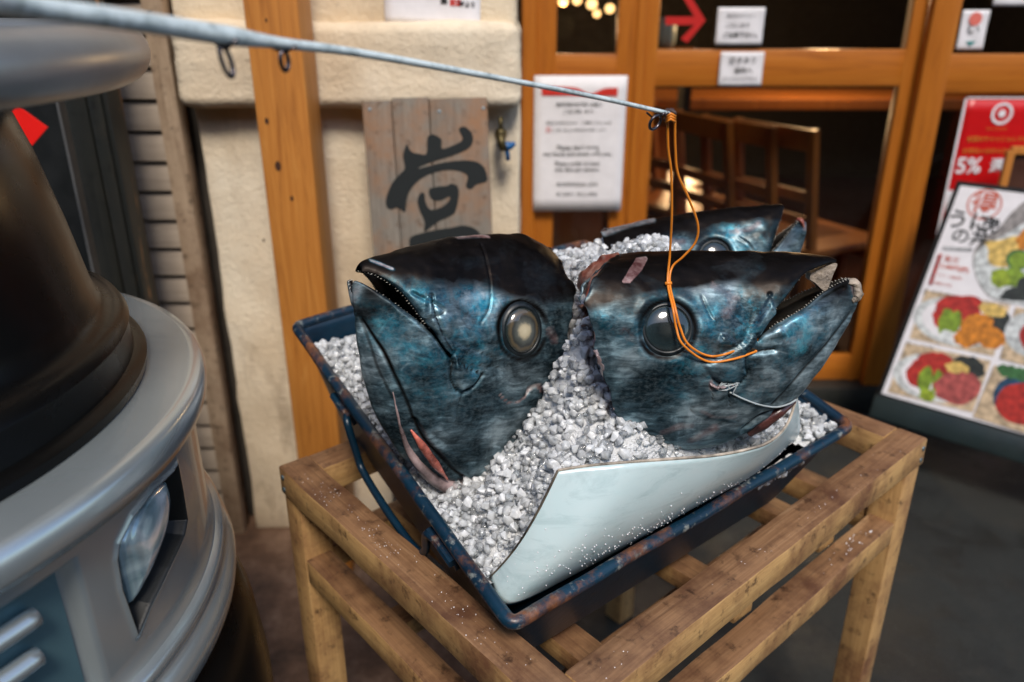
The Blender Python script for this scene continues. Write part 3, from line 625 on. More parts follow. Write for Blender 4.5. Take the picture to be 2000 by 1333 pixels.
#TRUCK
# ------------------------------------------------------------------ turret truck
TC = Vector((-.728, .646, 0))
tk = thing('turret_truck', 'silver market turret truck with a black cone, round hoop and headlight', 'vehicle', TC)
bm = bmesh.new()
lathe(bm, [(.30, .951), (.405, .951), (.415, .949), (.4180, .944), (.4200, .936), (.4190, .925), (.417, .918), (.404, .917), (.395, .914)], TC, 160)
obj('top_ring', bm, 'silver', tk, True)
bm = bmesh.new(); lathe(bm, [(.362, .952), (.364, .962), (.358, .966), (.352, .968), (.35, .992), (.353, 1.0), (.349, 1.008), (.340, 1.011), (.332, 1.014), (.326, 1.02), (.322, 1.04), (.312, 1.10), (.298, 1.17), (.288, 1.205), (.276, 1.220), (.25, 1.228), (0, 1.23)], TC, 128)
obj('rubber_cone', bm, 'rubber', tk, .8)
# housing wall with headlight recess
def cyl_hit(px, py, r):
    d = ray(px, py); ox, oy = CP.x-TC.x, CP.y-TC.y
    a = d.x**2+d.y**2; b_ = 2*(ox*d.x+oy*d.y); c_ = ox*ox+oy*oy-r*r; q = b_*b_-4*a*c_
    if q < 0: q = 0
    t_ = (-b_-math.sqrt(q))/(2*a); p = CP+d*t_; return (math.atan2(p.y-TC.y, p.x-TC.x), p.z)
RH = .398
z4 = lambda x, y: (x*.58, 552+y*.58)
rec = [cyl_hit(*z4(*q), RH) for q in ((575, 640), (590, 615), (606, 700), (622, 800), (612, 850), (560, 960), (500, 1080), (458, 1180), (440, 1130), (405, 1030), (388, 930), (395, 880), (440, 790), (510, 700))]
def inpoly(x, y, P):
    r_ = False; n = len(P)
    for i in range(n):
        (x1, y1), (x2, y2) = P[i], P[(i+1) % n]
        if (y1 > y) != (y2 > y) and x < (x2-x1)*(y-y1)/(y2-y1)+x1: r_ = not r_
    return r_
def pdist(x, y, P, sx=1.):
    best = 9
    for i in range(len(P)):
        (x1, y1), (x2, y2) = P[i], P[(i+1) % len(P)]
        dx, dy = (x2-x1)*sx, y2-y1; L2 = dx*dx+dy*dy+1e-12; u = max(0, min(1, (((x-x1)*sx)*dx+(y-y1)*dy)/L2))
        best = min(best, math.hypot((x-x1)*sx-u*dx, y-y1-u*dy))
    return best
gr0 = cyl_hit(130, 1040, RH)[0]
ra = [q[0] for q in rec]; lo_, hi_ = min(ra)-.03, max(ra)+.03
angs = np.r_[np.linspace(-PI, lo_, 300)[:-1], np.linspace(lo_, hi_, 420)[:-1], np.linspace(hi_, PI, 300)[:-1]]
bm = bmesh.new(); NA, NZ = len(angs), 260; zA, zB = .735, .914; rows = []
for j in range(NZ+1):
    z_ = zA+(zB-zA)*j/NZ; row = []
    for i in range(NA):
        a = angs[i]; r_ = RH+.001
        if lo_ <= a <= hi_:
            dd_ = pdist(a, z_, rec, RH)
            if inpoly(a, z_, rec): r_ -= .022*min(1, dd_/.006)**.8
            else: r_ += .0022*math.exp(-(dd_/.004)**2)
        if a < gr0 and a > gr0-1.0 and z_ < .895: r_ -= .012*min(1, (gr0-a)/.02)
        r_ += .010*max(0, 1-(z_-zA)/.03)**2
        row.append(bm.verts.new((TC.x+r_*math.cos(a), TC.y+r_*math.sin(a), z_)))
    rows.append(row)
for A_, B_ in zip(rows, rows[1:]):
    for i in range(NA):
        f = bm.faces.new((A_[i], A_[(i+1) % NA], B_[(i+1) % NA], B_[i])); p = f.calc_center_median(); f.material_index = 1 if (lo_ < angs[i] < hi_ and (inpoly(math.atan2(p.y-TC.y, p.x-TC.x), p.z, rec) or pdist(math.atan2(p.y-TC.y, p.x-TC.x), p.z, rec, RH) < .0010)) else 0
obj('housing', bm, ['silver', 'black'], tk, True)  # black faces stand for the shadow gap in the headlight recess
# headlight
lens = [cyl_hit(*z4(*q), RH-.006) for q in ((560, 660), (574, 700), (570, 780), (545, 880), (500, 990), (445, 1085), (432, 1060), (410, 960), (398, 880), (440, 800), (500, 720))]
lens = [tuple(q) for q in spline(lens+[lens[0]], 60)[:-1]]; ca = sum(q[0] for q in lens)/len(lens); cz = sum(q[1] for q in lens)/len(lens)
hl = bpy.data.objects.new('headlight', None); COL.objects.link(hl); hl.parent = tk
def patch(bulge, r0, rings=12, rib=0.):
    bm = bmesh.new(); prev = None; n = len(lens)
    for k in range(rings+1):
        s_ = 1-k/rings; cur = []
        for (a, z_) in lens:
            aa, z2 = ca+(a-ca)*max(s_, .02), cz+(z_-cz)*max(s_, .02); r_ = r0+bulge*math.sqrt(max(0, 1-s_*s_))+rib*math.sin((aa-ca)*RH*1400)
            cur.append(bm.verts.new((TC.x+r_*math.cos(aa), TC.y+r_*math.sin(aa), z2)))
        if prev:
            for i in range(n): bm.faces.new((prev[i], prev[(i+1) % n], cur[(i+1) % n], cur[i]))
        prev = cur
    bm.faces.new(prev); return bm
m, nt, b = newmat('ribbed_lamp_glass'); v = coord(nt)
nt.links.new(ramp(nt, nz(nt, v, 22, 3, .5, 1.), [(.34, (.22, .34, .38)), (.5, (.50, .64, .67)), (.62, (.88, .93, .94))]), b.inputs['Base Color']); b.inputs['Roughness'].default_value = .14; b.inputs['Metallic'].default_value = .35; b.inputs['Coat Weight'].default_value = 1
wv = nd(nt, 'ShaderNodeTexWave', Scale=70.); wv.bands_direction = 'X'; nt.links.new(v, wv.inputs['Vector']); bump(nt, b, wv.outputs['Fac'], .35, .002); M['ribbed'] = m
obj('lens', patch(.012, RH-.010), 'ribbed', hl, True)
M['chrome'] = simple('ribbed_reflector', (.60, .70, .74), .5, .35, .25, 60, .6, .006)
obj('reflector', patch(-.018, RH-.016, 14, .0007), 'chrome', hl, True)
bm = bmesh.new(); pb = Vector((TC.x+(RH-.024)*math.cos(ca), TC.y+(RH-.024)*math.sin(ca), cz+.02)); sphere(bm, pb, .009, seg=14); obj('lamp_bulb', bm, flat('bulb_glass', (.8, .85, .9), .1), hl, True)
# grille ribs
bm = bmesh.new()
for k in range(4):
    z_ = .868-.034*k
    pts = [(TC.x+(RH-.002)*math.cos(a), TC.y+(RH-.002)*math.sin(a), z_) for a in np.linspace(gr0-.9, gr0-.10-.015*k, 40)]
    tube(bm, pts, .0085, 12)
obj('grille_ribs', bm, 'silver', tk, True)
bm = bmesh.new(); lathe(bm, [(RH-.009, .738), (RH-.009, .893)], TC, 60, a0=gr0-.98, a1=gr0-.03); obj('grille_panel', bm, 'teal_panel', tk, True)
bm = bmesh.new()
lathe(bm, [(.395, .748), (.409, .744), (.413, .738), (.410, .730), (.411, .724), (.414, .720), (.419, .712), (.421, .70), (.419, .688), (.414, .680), (.405, .676), (.39, .674)], TC, 160); obj('bumper_ring', bm, 'silver', tk, True)
bm = bmesh.new(); lathe(bm, [(.405, .676), (.418, .66), (.432, .60), (.44, .52), (.442, .12), (.43, .10), (.37, .10)], TC, 96); obj('skirt', bm, 'rubber', tk, .8)
bm = bmesh.new(); box(bm, TC+Vector((-.75, -.15, .24)), (1.1, .8, .16), None, .02); obj('deck', bm, 'silver_dull', tk, .6)
bm = bmesh.new(); lathe(bm, [(.0, -.05), (.09, -.05), (.11, -.03), (.11, .03), (.09, .05), (0, .05)], TC+Vector((0, 0, .112)), 32, Matrix.Rotation(PI/2, 3, 'X')); obj('wheel', bm, 'rubber', tk, True)
for yy in (-.42, .12):
    bm = bmesh.new(); lathe(bm, [(.0, -.05), (.1, -.05), (.125, -.03), (.125, .03), (.1, .05), (0, .05)], TC+Vector((-1.0, yy, .127)), 32, Matrix.Rotation(PI/2, 3, 'X')); obj('wheel', bm, 'rubber', tk, True)
# steering hoop
bm = bmesh.new(); tube(bm, [(TC.x+.389*math.cos(a), TC.y+.389*math.sin(a), 1.262) for a in np.linspace(0, 2*PI, 97)[:-1]], .027, 20, closed=True)
hp = obj('steering_hoop', bm, 'silver_dull', tk, True)
bm = bmesh.new()
for a in (2.2, 4.0, 3.1): bar(bm, (TC.x+.26*math.cos(a), TC.y+.26*math.sin(a), 1.22), (TC.x+.38*math.cos(a), TC.y+.38*math.sin(a), 1.26), .03, .012)
obj('hoop_bracket', bm, 'silver_dull', tk)
#TABLE
# ------------------------------------------------------------------ wooden stand
ZTOP = .70
tA = onz(543, 911, ZTOP); tB = onz(1813, 857, ZTOP)
eA = (onz(1002, 1333, ZTOP)-tA).normalized(); eB = (onz(1212, 1333, ZTOP)-tB).normalized()
den = eA.x*eB.y-eA.y*eB.x; dx, dy = tB.x-tA.x, tB.y-tA.y; sA = (dx*eB.y-dy*eB.x)/den; tC = tA+eA*sA
tD = tA+(tB-tC)
stand = thing('wooden_stand', 'open weathered pine frame stand carrying the blue tray of fish heads', 'stand', ((tA+tB)/2).to_tuple()[:2]+(0,))
BW, BH = .046, .044
def beam(name, a, b_, z, w_=BW, h_=BH, mat=None, inset=(0, 0)):
    """beam with its top at z; built along its own local x so the grain follows it"""
    a = Vector((a[0], a[1], z-h_/2)); b_ = Vector((b_[0], b_[1], z-h_/2)); d = (b_-a).normalized(); a = a+d*inset[0]; b_ = b_-d*inset[1]
    L_ = (b_-a).length; bm = bmesh.new(); box(bm, (0, 0, 0), (L_, w_, h_), None, .003)
    bmesh.ops.subdivide_edges(bm, edges=[e for e in bm.edges if e.calc_length() > .2], cuts=30, use_grid_fill=True)
    sd_ = random.random()*50
    for v in bm.verts: v.co += Vector((0, noise.noise(v.co*14+Vector((sd_, 0, 0)))*.0016, noise.noise(v.co*11+Vector((0, sd_, 0)))*.0014))
    for f in bm.faces: f.material_index = 1 if f.normal.z > .7 else 0
    o = obj(name, bm, ['benchx', 'benchtop'] if mat is None else mat, None, .7, world=False)
    R = Matrix((d, Vector((0, 0, 1)).cross(d), Vector((0, 0, 1)))).transposed().to_4x4(); R.translation = (a+b_)/2
    o.parent = stand; o.matrix_basis = root_matrix(stand).inverted() @ R; return o
def inn(p, ux, uy, k=BW/2): return p+ux*k+uy*k
uAC = (tC-tA).normalized(); uCB = (tB-tC).normalized()
cA = tA+uAC*BW/2*0+uCB*BW/2; cC1 = tC+uCB*BW/2
# top rails: left (A-C), right (C-B), back-left (A-D), back-right (D-B)
beam('top_rail', tA+uCB*BW/2, tC+uCB*BW/2, ZTOP, inset=(0, 0))
beam('top_rail', tC-uAC*BW/2, tB-uAC*BW/2, ZTOP+.001, inset=(BW+.0005, 0))
beam('top_rail', tA+uAC*BW/2, tD+uAC*BW/2, ZTOP-.001, inset=(BW+.0005, 0))
beam('top_rail', tD-uCB*BW/2, tB-uCB*BW/2, ZTOP, inset=(0, BW+.0005))
ZL = .565
def leg(p, ux, uy):
    bm = bmesh.new(); c0 = p+ux*.026+uy*.026; hL = ZTOP-BH-.003
    box(bm, (0, 0, 0), (.046, .046, hL), None, .003)
    R = Matrix((ux, Vector((0, 0, 1)).cross(ux), Vector((0, 0, 1)))).transposed().to_4x4(); R.translation = (c0.x, c0.y, hL/2)
    o = obj('leg', bm, 'bench', None, .7, world=False); o.parent = stand; o.matrix_basis = root_matrix(stand).inverted() @ R
leg(tA, uAC, uCB); leg(tC, -uAC, uCB); leg(tB, -uAC, -uCB); leg(tD, uAC, -uCB)
LI = .05
beam('lower_rail', tA+uCB*.024, tC+uCB*.024, ZL, .04, .04, inset=(LI, LI))
beam('lower_rail', tC-uAC*.024, tB-uAC*.024, ZL+.003, .04, .04, inset=(LI, LI))
beam('lower_rail', tA+uAC*.024, tD+uAC*.024, ZL-.004, .04, .04, inset=(LI, LI))
beam('lower_rail', tD-uCB*.024, tB-uCB*.024, ZL, .04, .04, inset=(LI, LI))
for k, f_ in enumerate((.22, .50, .78)):
    a = tA.lerp(tD, f_); c_ = tC.lerp(tB, f_); beam('cross_slat', a+uAC*.05, c_-uAC*.05, ZL+.022, .042, .03)
for k, f_ in enumerate((.3, .72)):
    a = tA.lerp(tC, f_); c_ = tD.lerp(tB, f_); beam('cross_slat', a+uCB*.05, c_-uCB*.05, ZL-.06, .04, .03)
M['screw'] = flat('zinc_screw', (.16, .24, .28), .4, .7)
for P_, ax_ in ((tB, -uCB), (tB, -uCB), (tA, uCB), (tC, uCB)): pass
for (P_, dr_, no_) in ((tB-uCB*.012, -uCB, uAC), (tC+uCB*.012, uCB, uAC), (tA+uAC*.012, uAC, -uCB), (tC-uAC*.016, -uAC, -uCB)):
    for dz_ in (-.013, -.033):
        bm = bmesh.new(); R_ = no_.to_track_quat('Z', 'Y').to_matrix(); p_ = Vector((P_.x, P_.y, ZTOP+dz_))+no_*.0002; lathe(bm, [(.0042, 0), (.0038, .001), (.0014, .0012), (.0008, .0004)], p_, 12, R_); obj('screw', bm, 'screw', stand, True)
#TRAY
# ------------------------------------------------------------------ blue tray
RL = onz(575, 637, .855); RF = onz(1000, 1222, .735); RR = onz(1662, 832, .765); RB = RL+(RR-RF)
nT = (RR-RF).cross(RL-RF).normalized()
if nT.z < 0: nT = -nT
tray = thing('fish_tray', 'deep blue painted steel tray with rusty rolled rim holding ice', 'tray', ((RL+RR)/2)-nT*.15)
cen = (RL+RF+RR+RB)/4; DEP = .14
rim = [RL, RF, RR, RB]
inner = [c0.lerp(cen, .015) for c0 in rim]
bot = [c0.lerp(cen, .13)-nT*DEP for c0 in rim]
bot = [Vector(p) for p in bot]
bm = bmesh.new()
def rounded(P, rr, n=5):
    out = []
    for i in range(4):
        p, a, c_ = P[i], P[i-1], P[(i+1) % 4]; u = (a-p).normalized()*rr; w_ = (c_-p).normalized()*rr
        for k in range(n+1):
            t_ = k/n; out.append((p+u)*(1-t_)**2+p*2*t_*(1-t_)+(p+w_)*t_**2)
    return out
NR = 9; rings = []
for k in range(NR):
    f_ = k/(NR-1); P = [inner[i].lerp(bot[i], f_) for i in range(4)]; rings.append([bm.verts.new(p) for p in rounded(P, .012+.03*f_)])
for A_, B_ in zip(rings, rings[1:]):
    for k in range(len(A_)): bm.faces.new((A_[k], A_[(k+1) % len(A_)], B_[(k+1) % len(A_)], B_[k]))
bm.faces.new(rings[-1])
bmesh.ops.subdivide_edges(bm, edges=[e for e in bm.edges if e.calc_length() > .15], cuts=10, use_grid_fill=True)
o = obj('basin', bm, 'tray', tray, .6); sm = o.modifiers.new('s', 'SOLIDIFY'); sm.thickness = .0022; sm.offset = 0
bm = bmesh.new(); pts = rounded(rim, .012); full = []
for i in range(len(pts)):
    a, c_ = pts[i], pts[(i+1) % len(pts)]; n = max(1, int((c_-a).length/.02))
    for k in range(n): full.append(a.lerp(c_, k/n)+Vector([noise.noise(a.lerp(c_, k/n)*12+Vector((q*9, 0, 0)))*.0022 for q in range(3)]))
tube(bm, full, .0078, 12, closed=True); obj('rolled_rim', bm, 'tray_rim', tray, True)
# handle on the left side wall (between L and F)
hdir = (RF-RL).normalized(); out = hdir.cross(nT).normalized()
if out.dot(cen-RL) > 0: out = -out
hA = onp(655, 765, RL+out*.012-nT*.03, out); hB = onp(850, 1050, RL+out*.012-nT*.03, out)
fA = (hA-RL).dot(hdir)/(RF-RL).length; fB = (hB-RL).dot(hdir)/(RF-RL).length
hnd = bpy.data.objects.new('handle', None); COL.objects.link(hnd); hnd.parent = tray
wall = ((bot[0]+bot[1])/2-(rim[0]+rim[1])/2).normalized(); wout = hdir.cross(wall)
if wout.dot(cen-RL) > 0: wout = -wout
def wp(f_, d_, o_): return RL.lerp(RF, f_)+wall*d_+wout*o_
for f_ in (fA, fB):
    bm = bmesh.new(); a, c_ = wp(f_-.045, .024, .006), wp(f_+.045, .024, .006); bar(bm, a, c_, .006, .022, -wall, .001); tube(bm, [wp(f_-.045, .018, .010), wp(f_+.045, .018, .010)], .0055, 8); obj('bracket', bm, 'tray_rim', hnd, .6)
hp_ = [wp(fA+.03, .018, .010), wp(fA+.055, .022, .016), wp(fA+.08, .06, .022), wp(fA+.11, .082, .026), wp((fA+fB)/2, .086, .028), wp(fB-.10, .082, .026), wp(fB-.06, .06, .020), wp(fB-.045, .022, .014), wp(fB-.02, .018, .010)]
bm = bmesh.new(); tube(bm, [Vector(p) for p in spline(hp_, 50)], .0052, 10); obj('handle_bar', bm, 'tray', hnd, True)
# hand written chalk marks on the front wall
#SHEET
# ------------------------------------------------------------------ white plastic sheet
fr = (RR-RF)
def ontray(px, py, d_):   # point at depth d_ below the rim plane
    return onp(px, py, RF-nT*d_, nT)
botp = [ontray(958, 1128, .012), ontray(975, 1168, .02), ontray(1010, 1178, .026), ontray(1110, 1128, .03), ontray(1220, 1068, .03), ontray(1330, 1002, .03), ontray(1430, 945, .03), ontray(1500, 898, .028), ontray(1555, 855, .02)]
topd = [(1090, 919, .80), (1150, 910, .805), (1240, 902, .81), (1320, 896, .825), (1395, 890, .845), (1460, 878, .865), (1505, 862, .885), (1538, 828, .91), (1556, 775, .94)]
topp = [ony(a, c_, yy-.10) for a, c_, yy in topd]
P0s = spline(topp, 60); P1s = spline(botp, 60)
bm = bmesh.new(); rows = []; NS = 24
for k in range(NS+1):
    f_ = k/NS; row = []
    for i in range(60):
        a, c_ = Vector(P0s[i]), Vector(P1s[i]); p = a.lerp(c_, f_)
        p += Vector((0, 1, .35)).normalized()*(-.014*math.sin(PI*f_))
        row.append(bm.verts.new(p))
    rows.append(row)
for A_, B_ in zip(rows, rows[1:]):
    for i in range(59): bm.faces.new((A_[i], B_[i], B_[i+1], A_[i+1]))
m, nt, b = newmat('milky_plastic'); v = coord(nt)
c = ramp(nt, nz(nt, v, 6, 3), [(.3, (.52, .66, .68)), (.7, (.62, .74, .76))])
c = mixc(nt, ramp(nt, nz(nt, v, 26, 6, .7), [(.68, (0, 0, 0)), (.75, (1, 1, 1))]), c, (.28, .34, .28))
c = mixc(nt, ramp(nt, nz(nt, coord(nt, (1, 1, 3)), 14, 8, .75, .8), [(.50, (0, 0, 0)), (.72, (.6, .6, .6))]), c, (.30, .44, .46))
sx3 = nd(nt, 'ShaderNodeVectorMath', operation='DISTANCE'); nt.links.new(v, sx3.inputs[0]); sx3.inputs[1].default_value = tuple(ontray(1400, 955, .0))
nzd = mth(nt, 'ADD', sx3.outputs['Value'], mth(nt, 'MULTIPLY', nz(nt, coord(nt, (1, 1, 2.5)), 40, 5), .06))
c = mixc(nt, ramp(nt, nzd, [(.062, (1, 1, 1)), (.068, (0, 0, 0))]), c, (.36, .33, .15))
nt.links.new(c, b.inputs['Base Color']); b.inputs['Roughness'].default_value = .22
b.inputs['Subsurface Weight'].default_value = .25; b.inputs['Subsurface Radius'].default_value = (.01, .02, .02)
bump(nt, b, nz(nt, v, 35, 4), .12, .002); M['plastic'] = m
sheet_t = thing('plastic_sheet', 'bent pale plastic cutting sheet standing between the ice and the tray rim', 'plastic sheet', tuple(botp[4]))
o = obj('sheet_body', bm, 'plastic', sheet_t, True); sm = o.modifiers.new('s', 'SOLIDIFY'); sm.thickness = .0022; sm.offset = 0
M['edge'] = simple('worn_dirty_edge', (.42, .36, .29), .6, 0, .5, 45, .2)
bm = bmesh.new(); tube(bm, [Vector(p) for p in P0s], .0017, 8); obj('upper_edge', bm, 'edge', sheet_t, True)
bm = bmesh.new(); tube(bm, [Vector(topp[0]).lerp(Vector(botp[0]), k/20)+Vector((0, 1, .35)).normalized()*(-.014*math.sin(PI*k/20)) for k in range(21)], .0015, 8); obj('side_edge', bm, simple('grimy_edge', (.10, .08, .055), .6, 0, .5, 45, .2), sheet_t, True)
#ROD
# ------------------------------------------------------------------ fishing rod
rp = [(-260, -45, .30), (0, 4, .40), (210, 34, .455), (350, 55, .50), (450, 71, .53), (550, 85, .56), (720, 107, .615), (1000, 158, .70), (1150, 187, .745), (1312, 223, .79)]
rpt = [ony(*q) for q in rp]; thk = [46, 44, 42, 40, 39, 22, 16, 11, 10, 8]
d0 = (rpt[0]-rpt[1]).normalized(); rpt = [rpt[0]+d0*.5]+rpt; 
cdep = lambda p: (p-CP).dot(Vector((0, math.cos(PITCH), -math.sin(PITCH))))
rr = [.0062]+[.5*t_/FL*cdep(p) for t_, p in zip(thk, rpt[1:])]
PP = spline(rpt, 160); RRr = np.interp(np.linspace(0, len(rr)-1, 160), range(len(rr)), rr)
m, nt, b = newmat('worn_white_rod'); v = coord(nt)
c = ramp(nt, nz(nt, v, 55, 6, .7), [(.30, (.06, .08, .08)), (.40, (.36, .44, .46)), (.55, (.62, .72, .75))])
nt.links.new(c, b.inputs['Base Color']); b.inputs['Roughness'].default_value = .3; b.inputs['Coat Weight'].default_value = .5; M['rod'] = m
rod = thing('fishing_rod', 'worn white fishing rod reaching in from the left over the fish heads', 'fishing rod', tuple(rpt[1]))
bm = bmesh.new(); tube(bm, [Vector(p) for p in PP], RRr, 14); obj('blank', bm, 'rod', rod, True)
M['dkmetal'] = simple('tarnished_metal', (.10, .09, .10), .25, .9, .3, 60, .2)
def guide(px, py, y, w_, h_, tiltx):
    p = ony(px, py, y); bm = bmesh.new(); c0 = p-Vector((0, 0, h_*.62))
    ring = [c0+Vector((w_/2*math.cos(a)+tiltx*math.sin(a), .004*math.cos(a), h_/2*math.sin(a))) for a in np.linspace(0, 2*PI, 33)[:-1]]
    tube(bm, ring, .0016, 8, closed=True)
    for s_ in (-1, 1): tube(bm, [p+Vector((s_*.009, 0, .001)), c0+Vector((s_*w_*.35, 0, h_*.38))], .0011, 6)
    obj('line_guide', bm, 'dkmetal', rod, True)
guide(437, 80, .525, .003, .019, -.002); guide(553, 93, .56, .003, .013, .0)
guide(1281, 222, .782, .011, .013, .002)
bm = bmesh.new(); p = rpt[-1]
kp = [p+Vector((-.013, 0, .0035)), p+Vector((-.009, 0, .002))]+[p+Vector((.0045*math.cos(k*1.9)-.002, .0035*math.sin(k*2.3), .0045*math.sin(k*1.3)-.001)) for k in range(14)]
tube(bm, [Vector(q) for q in spline([tuple(q) for q in kp], 90)], .0019, 7); obj('knot', bm, simple('dark_line_knot', (.05, .03, .03), .5), rod, True)
#FISH
# ------------------------------------------------------------------ tuna heads
def rs(P, n, tt=None):
    P = np.array(spline(P, 200)); s = np.r_[0, np.cumsum(np.linalg.norm(np.diff(P, axis=0), axis=1))]; s /= s[-1]
    q = np.linspace(0, 1, n) if tt is None else tt
    return np.c_[np.interp(q, s, P[:, 0]), np.interp(q, s, P[:, 1])]
def segdist(Q, P):
    P = np.array(P); best = np.full(len(Q), 9.)
    for a, c_ in zip(P[:-1], P[1:]):
        d = c_-a; L2 = (d**2).sum()+1e-12; u = np.clip(((Q-a)@d)/L2, 0, 1); best = np.minimum(best, np.linalg.norm(Q-a-u[:, None]*d, axis=1))
    return best
def inp(Q, P):
    P = np.array(P); r_ = np.zeros(len(Q), bool)
    for i in range(len(P)):
        (x1, y1), (x2, y2) = P[i], P[(i+1) % len(P)]
        if y1 == y2: continue
        r_ ^= ((y1 > Q[:, 1]) != (y2 > Q[:, 1])) & (Q[:, 0] < (x2-x1)*(Q[:, 1]-y1)/(y2-y1)+x1)
    return r_
# skin
m, nt, b = newmat('tuna_skin'); v = coord(nt)
at = nd(nt, 'ShaderNodeAttribute', attribute_name='pig_shade'); sp3 = nd(nt, 'ShaderNodeSeparateColor'); nt.links.new(at.outputs['Color'], sp3.inputs[0])
cloud = nz(nt, v, 17, 9, .61, .4); streak = nz(nt, coord(nt, (.6, 2.2, 1)), 60, 5, .62, .8); fine = nz(nt, coord(nt, (1, 1.6, 1)), 210, 3, .6)
cs = mth(nt, 'ADD', mth(nt, 'MULTIPLY', cloud, .68), mth(nt, 'MULTIPLY', streak, .32))
fl = ramp(nt, cs, [(.40, (.005, .010, .014)), (.46, (.024, .042, .054)), (.53, (.080, .13, .158)), (.60, (.32, .46, .52))])
gy = ramp(nt, cs, [(.40, (.010, .013, .016)), (.47, (.050, .062, .070)), (.535, (.16, .195, .215)), (.62, (.42, .48, .51))])
c = mixc(nt, ramp(nt, nz(nt, v, 9, 4), [(.44, (0, 0, 0)), (.58, (.9, .9, .9))]), fl, gy)
tl_ = ramp(nt, nz(nt, v, 34, 7, .7, 1.), [(.40, (.004, .05, .085)), (.53, (.014, .19, .28)), (.66, (.12, .48, .58))])  # teal flank colour with the skin's teal highlights put into it
tf = mth(nt, 'MULTIPLY', sp3.outputs[1], ramp(nt, nz(nt, v, 26, 6, .7), [(.44, (0, 0, 0)), (.62, (1, 1, 1))]))
c = mixc(nt, tf, c, tl_)
c = mixc(nt, mth(nt, 'MULTIPLY', .35, ramp(nt, fine, [(.45, (0, 0, 0)), (.75, (1, 1, 1))])), c, (.20, .25, .27))
dk = ramp(nt, nz(nt, coord(nt, (.5, 1.6, 1)), 50, 7, .7), [(.3, (.002, .002, .002)), (.6, (.006, .005, .005)), (.8, (.030, .020, .013))])
dn = mth(nt, 'ADD', sp3.outputs[0], mth(nt, 'MULTIPLY', mth(nt, 'SUBTRACT', cloud, .5), .9))
dmask = ramp(nt, dn, [(.22, (0, 0, 0)), (.48, (.6, .6, .6)), (.80, (1, 1, 1))]); c = mixc(nt, dmask, c, dk); nt.links.new(mixc(nt, dmask, (.45, .85, 1), (.34, .26, .22)), b.inputs['Specular Tint'])
pk = mth(nt, 'ADD', sp3.outputs[2], mth(nt, 'MULTIPLY', mth(nt, 'SUBTRACT', nz(nt, v, 60, 6, .7), .5), .8))
pink = ramp(nt, nz(nt, v, 55, 7), [(.36, (.13, .05, .05)), (.52, (.34, .21, .20)), (.64, (.62, .54, .52))])
c = mixc(nt, ramp(nt, pk, [(.40, (0, 0, 0)), (.95, (.9, .9, .9))]), c, pink)
nt.links.new(c, b.inputs['Base Color']); b.inputs['Metallic'].default_value = .5
nt.links.new(ramp(nt, nz(nt, v, 45, 5), [(.3, (.33,)*3), (.7, (.52,)*3)]), b.inputs['Roughness'])
nt.links.new(mixc(nt, dmask, (.22,)*3, (.03,)*3), b.inputs['Coat Weight']); b.inputs['Coat Roughness'].default_value = .2; b.inputs['Coat Tint'].default_value = (.6, .9, 1, 1)
bump(nt, b, mth(nt, 'ADD', mth(nt, 'MULTIPLY', streak, .45), mth(nt, 'ADD', cloud, mth(nt, 'MULTIPLY', fine, .12))), .13, .0022); M['skin'] = m
M['mouth'] = simple('dark_mouth_lining', (.004, .004, .004), .4, 0, .5, 40, .3)
m, nt, b = newmat('cut_flesh'); v = coord(nt)
nt.links.new(ramp(nt, nz(nt, v, 40, 7, .7), [(.3, (.10, .015, .012)), (.5, (.32, .09, .06)), (.68, (.62, .42, .34))]), b.inputs['Base Color']); b.inputs['Roughness'].default_value = .3; bump(nt, b, nz(nt, v, 90, 5), .8, .004); M['flesh'] = m
M['tooth'] = flat('tooth_bone', (.52, .50, .44), .3)
M['bone'] = simple('pale_jaw_bone', (.34, .28, .22), .45, 0, .4, 70, .6, .003)
M['socket'] = simple('black_eye_rim', (.008, .014, .018), .42, 0, .5, 40, .1, .001)
M['palefl'] = simple('pale_gill_flesh', (.42, .31, .31), .3, 0, .42, 30, .4, Coat_Weight=.4)
M['pinkfl'] = simple('pink_raw_flesh', (.62, .17, .12), .28, 0, .4, 50, .3, Coat_Weight=.5)
M['wet'] = paneglass('wet_cornea', (1, 1, 1), 1.5)
def eye_mat(name, stops, w=.0):
    m, nt, b = newmat(name); v = coord(nt); ln = nd(nt, 'ShaderNodeVectorMath', operation='LENGTH')
    mp = nd(nt, 'ShaderNodeVectorMath', operation='MULTIPLY'); nt.links.new(v, mp.inputs[0]); mp.inputs[1].default_value = (1, 1, 0); nt.links.new(mp.outputs[0], ln.inputs[0])
    f = mth(nt, 'ADD', ln.outputs['Value'], mth(nt, 'MULTIPLY', mth(nt, 'SUBTRACT', nz(nt, v, 90, 5), .5), .008))
    f = mth(nt, 'MULTIPLY', f, 28.); nt.links.new(ramp(nt, f, stops), b.inputs['Base Color']); b.inputs['Roughness'].default_value = .12; b.inputs['Coat Weight'].default_value = 1; return m
M['eye_cloudy'] = eye_mat('cloudy_eye', [(0, (.55, .50, .36)), (.20, (.45, .40, .28)), (.33, (.10, .11, .10)), (.50, (.035, .04, .04)), (.60, (.11, .085, .05)), (.72, (.02, .03, .03))])
M['eye_dark'] = eye_mat('dark_eye', [(0, (.035, .04, .038)), (.30, (.012, .018, .02)), (.62, (.02, .035, .04)), (.72, (.05, .07, .075)), (.80, (.008, .01, .012)), (.95, (.03, .05, .06))])
CLOUD = []
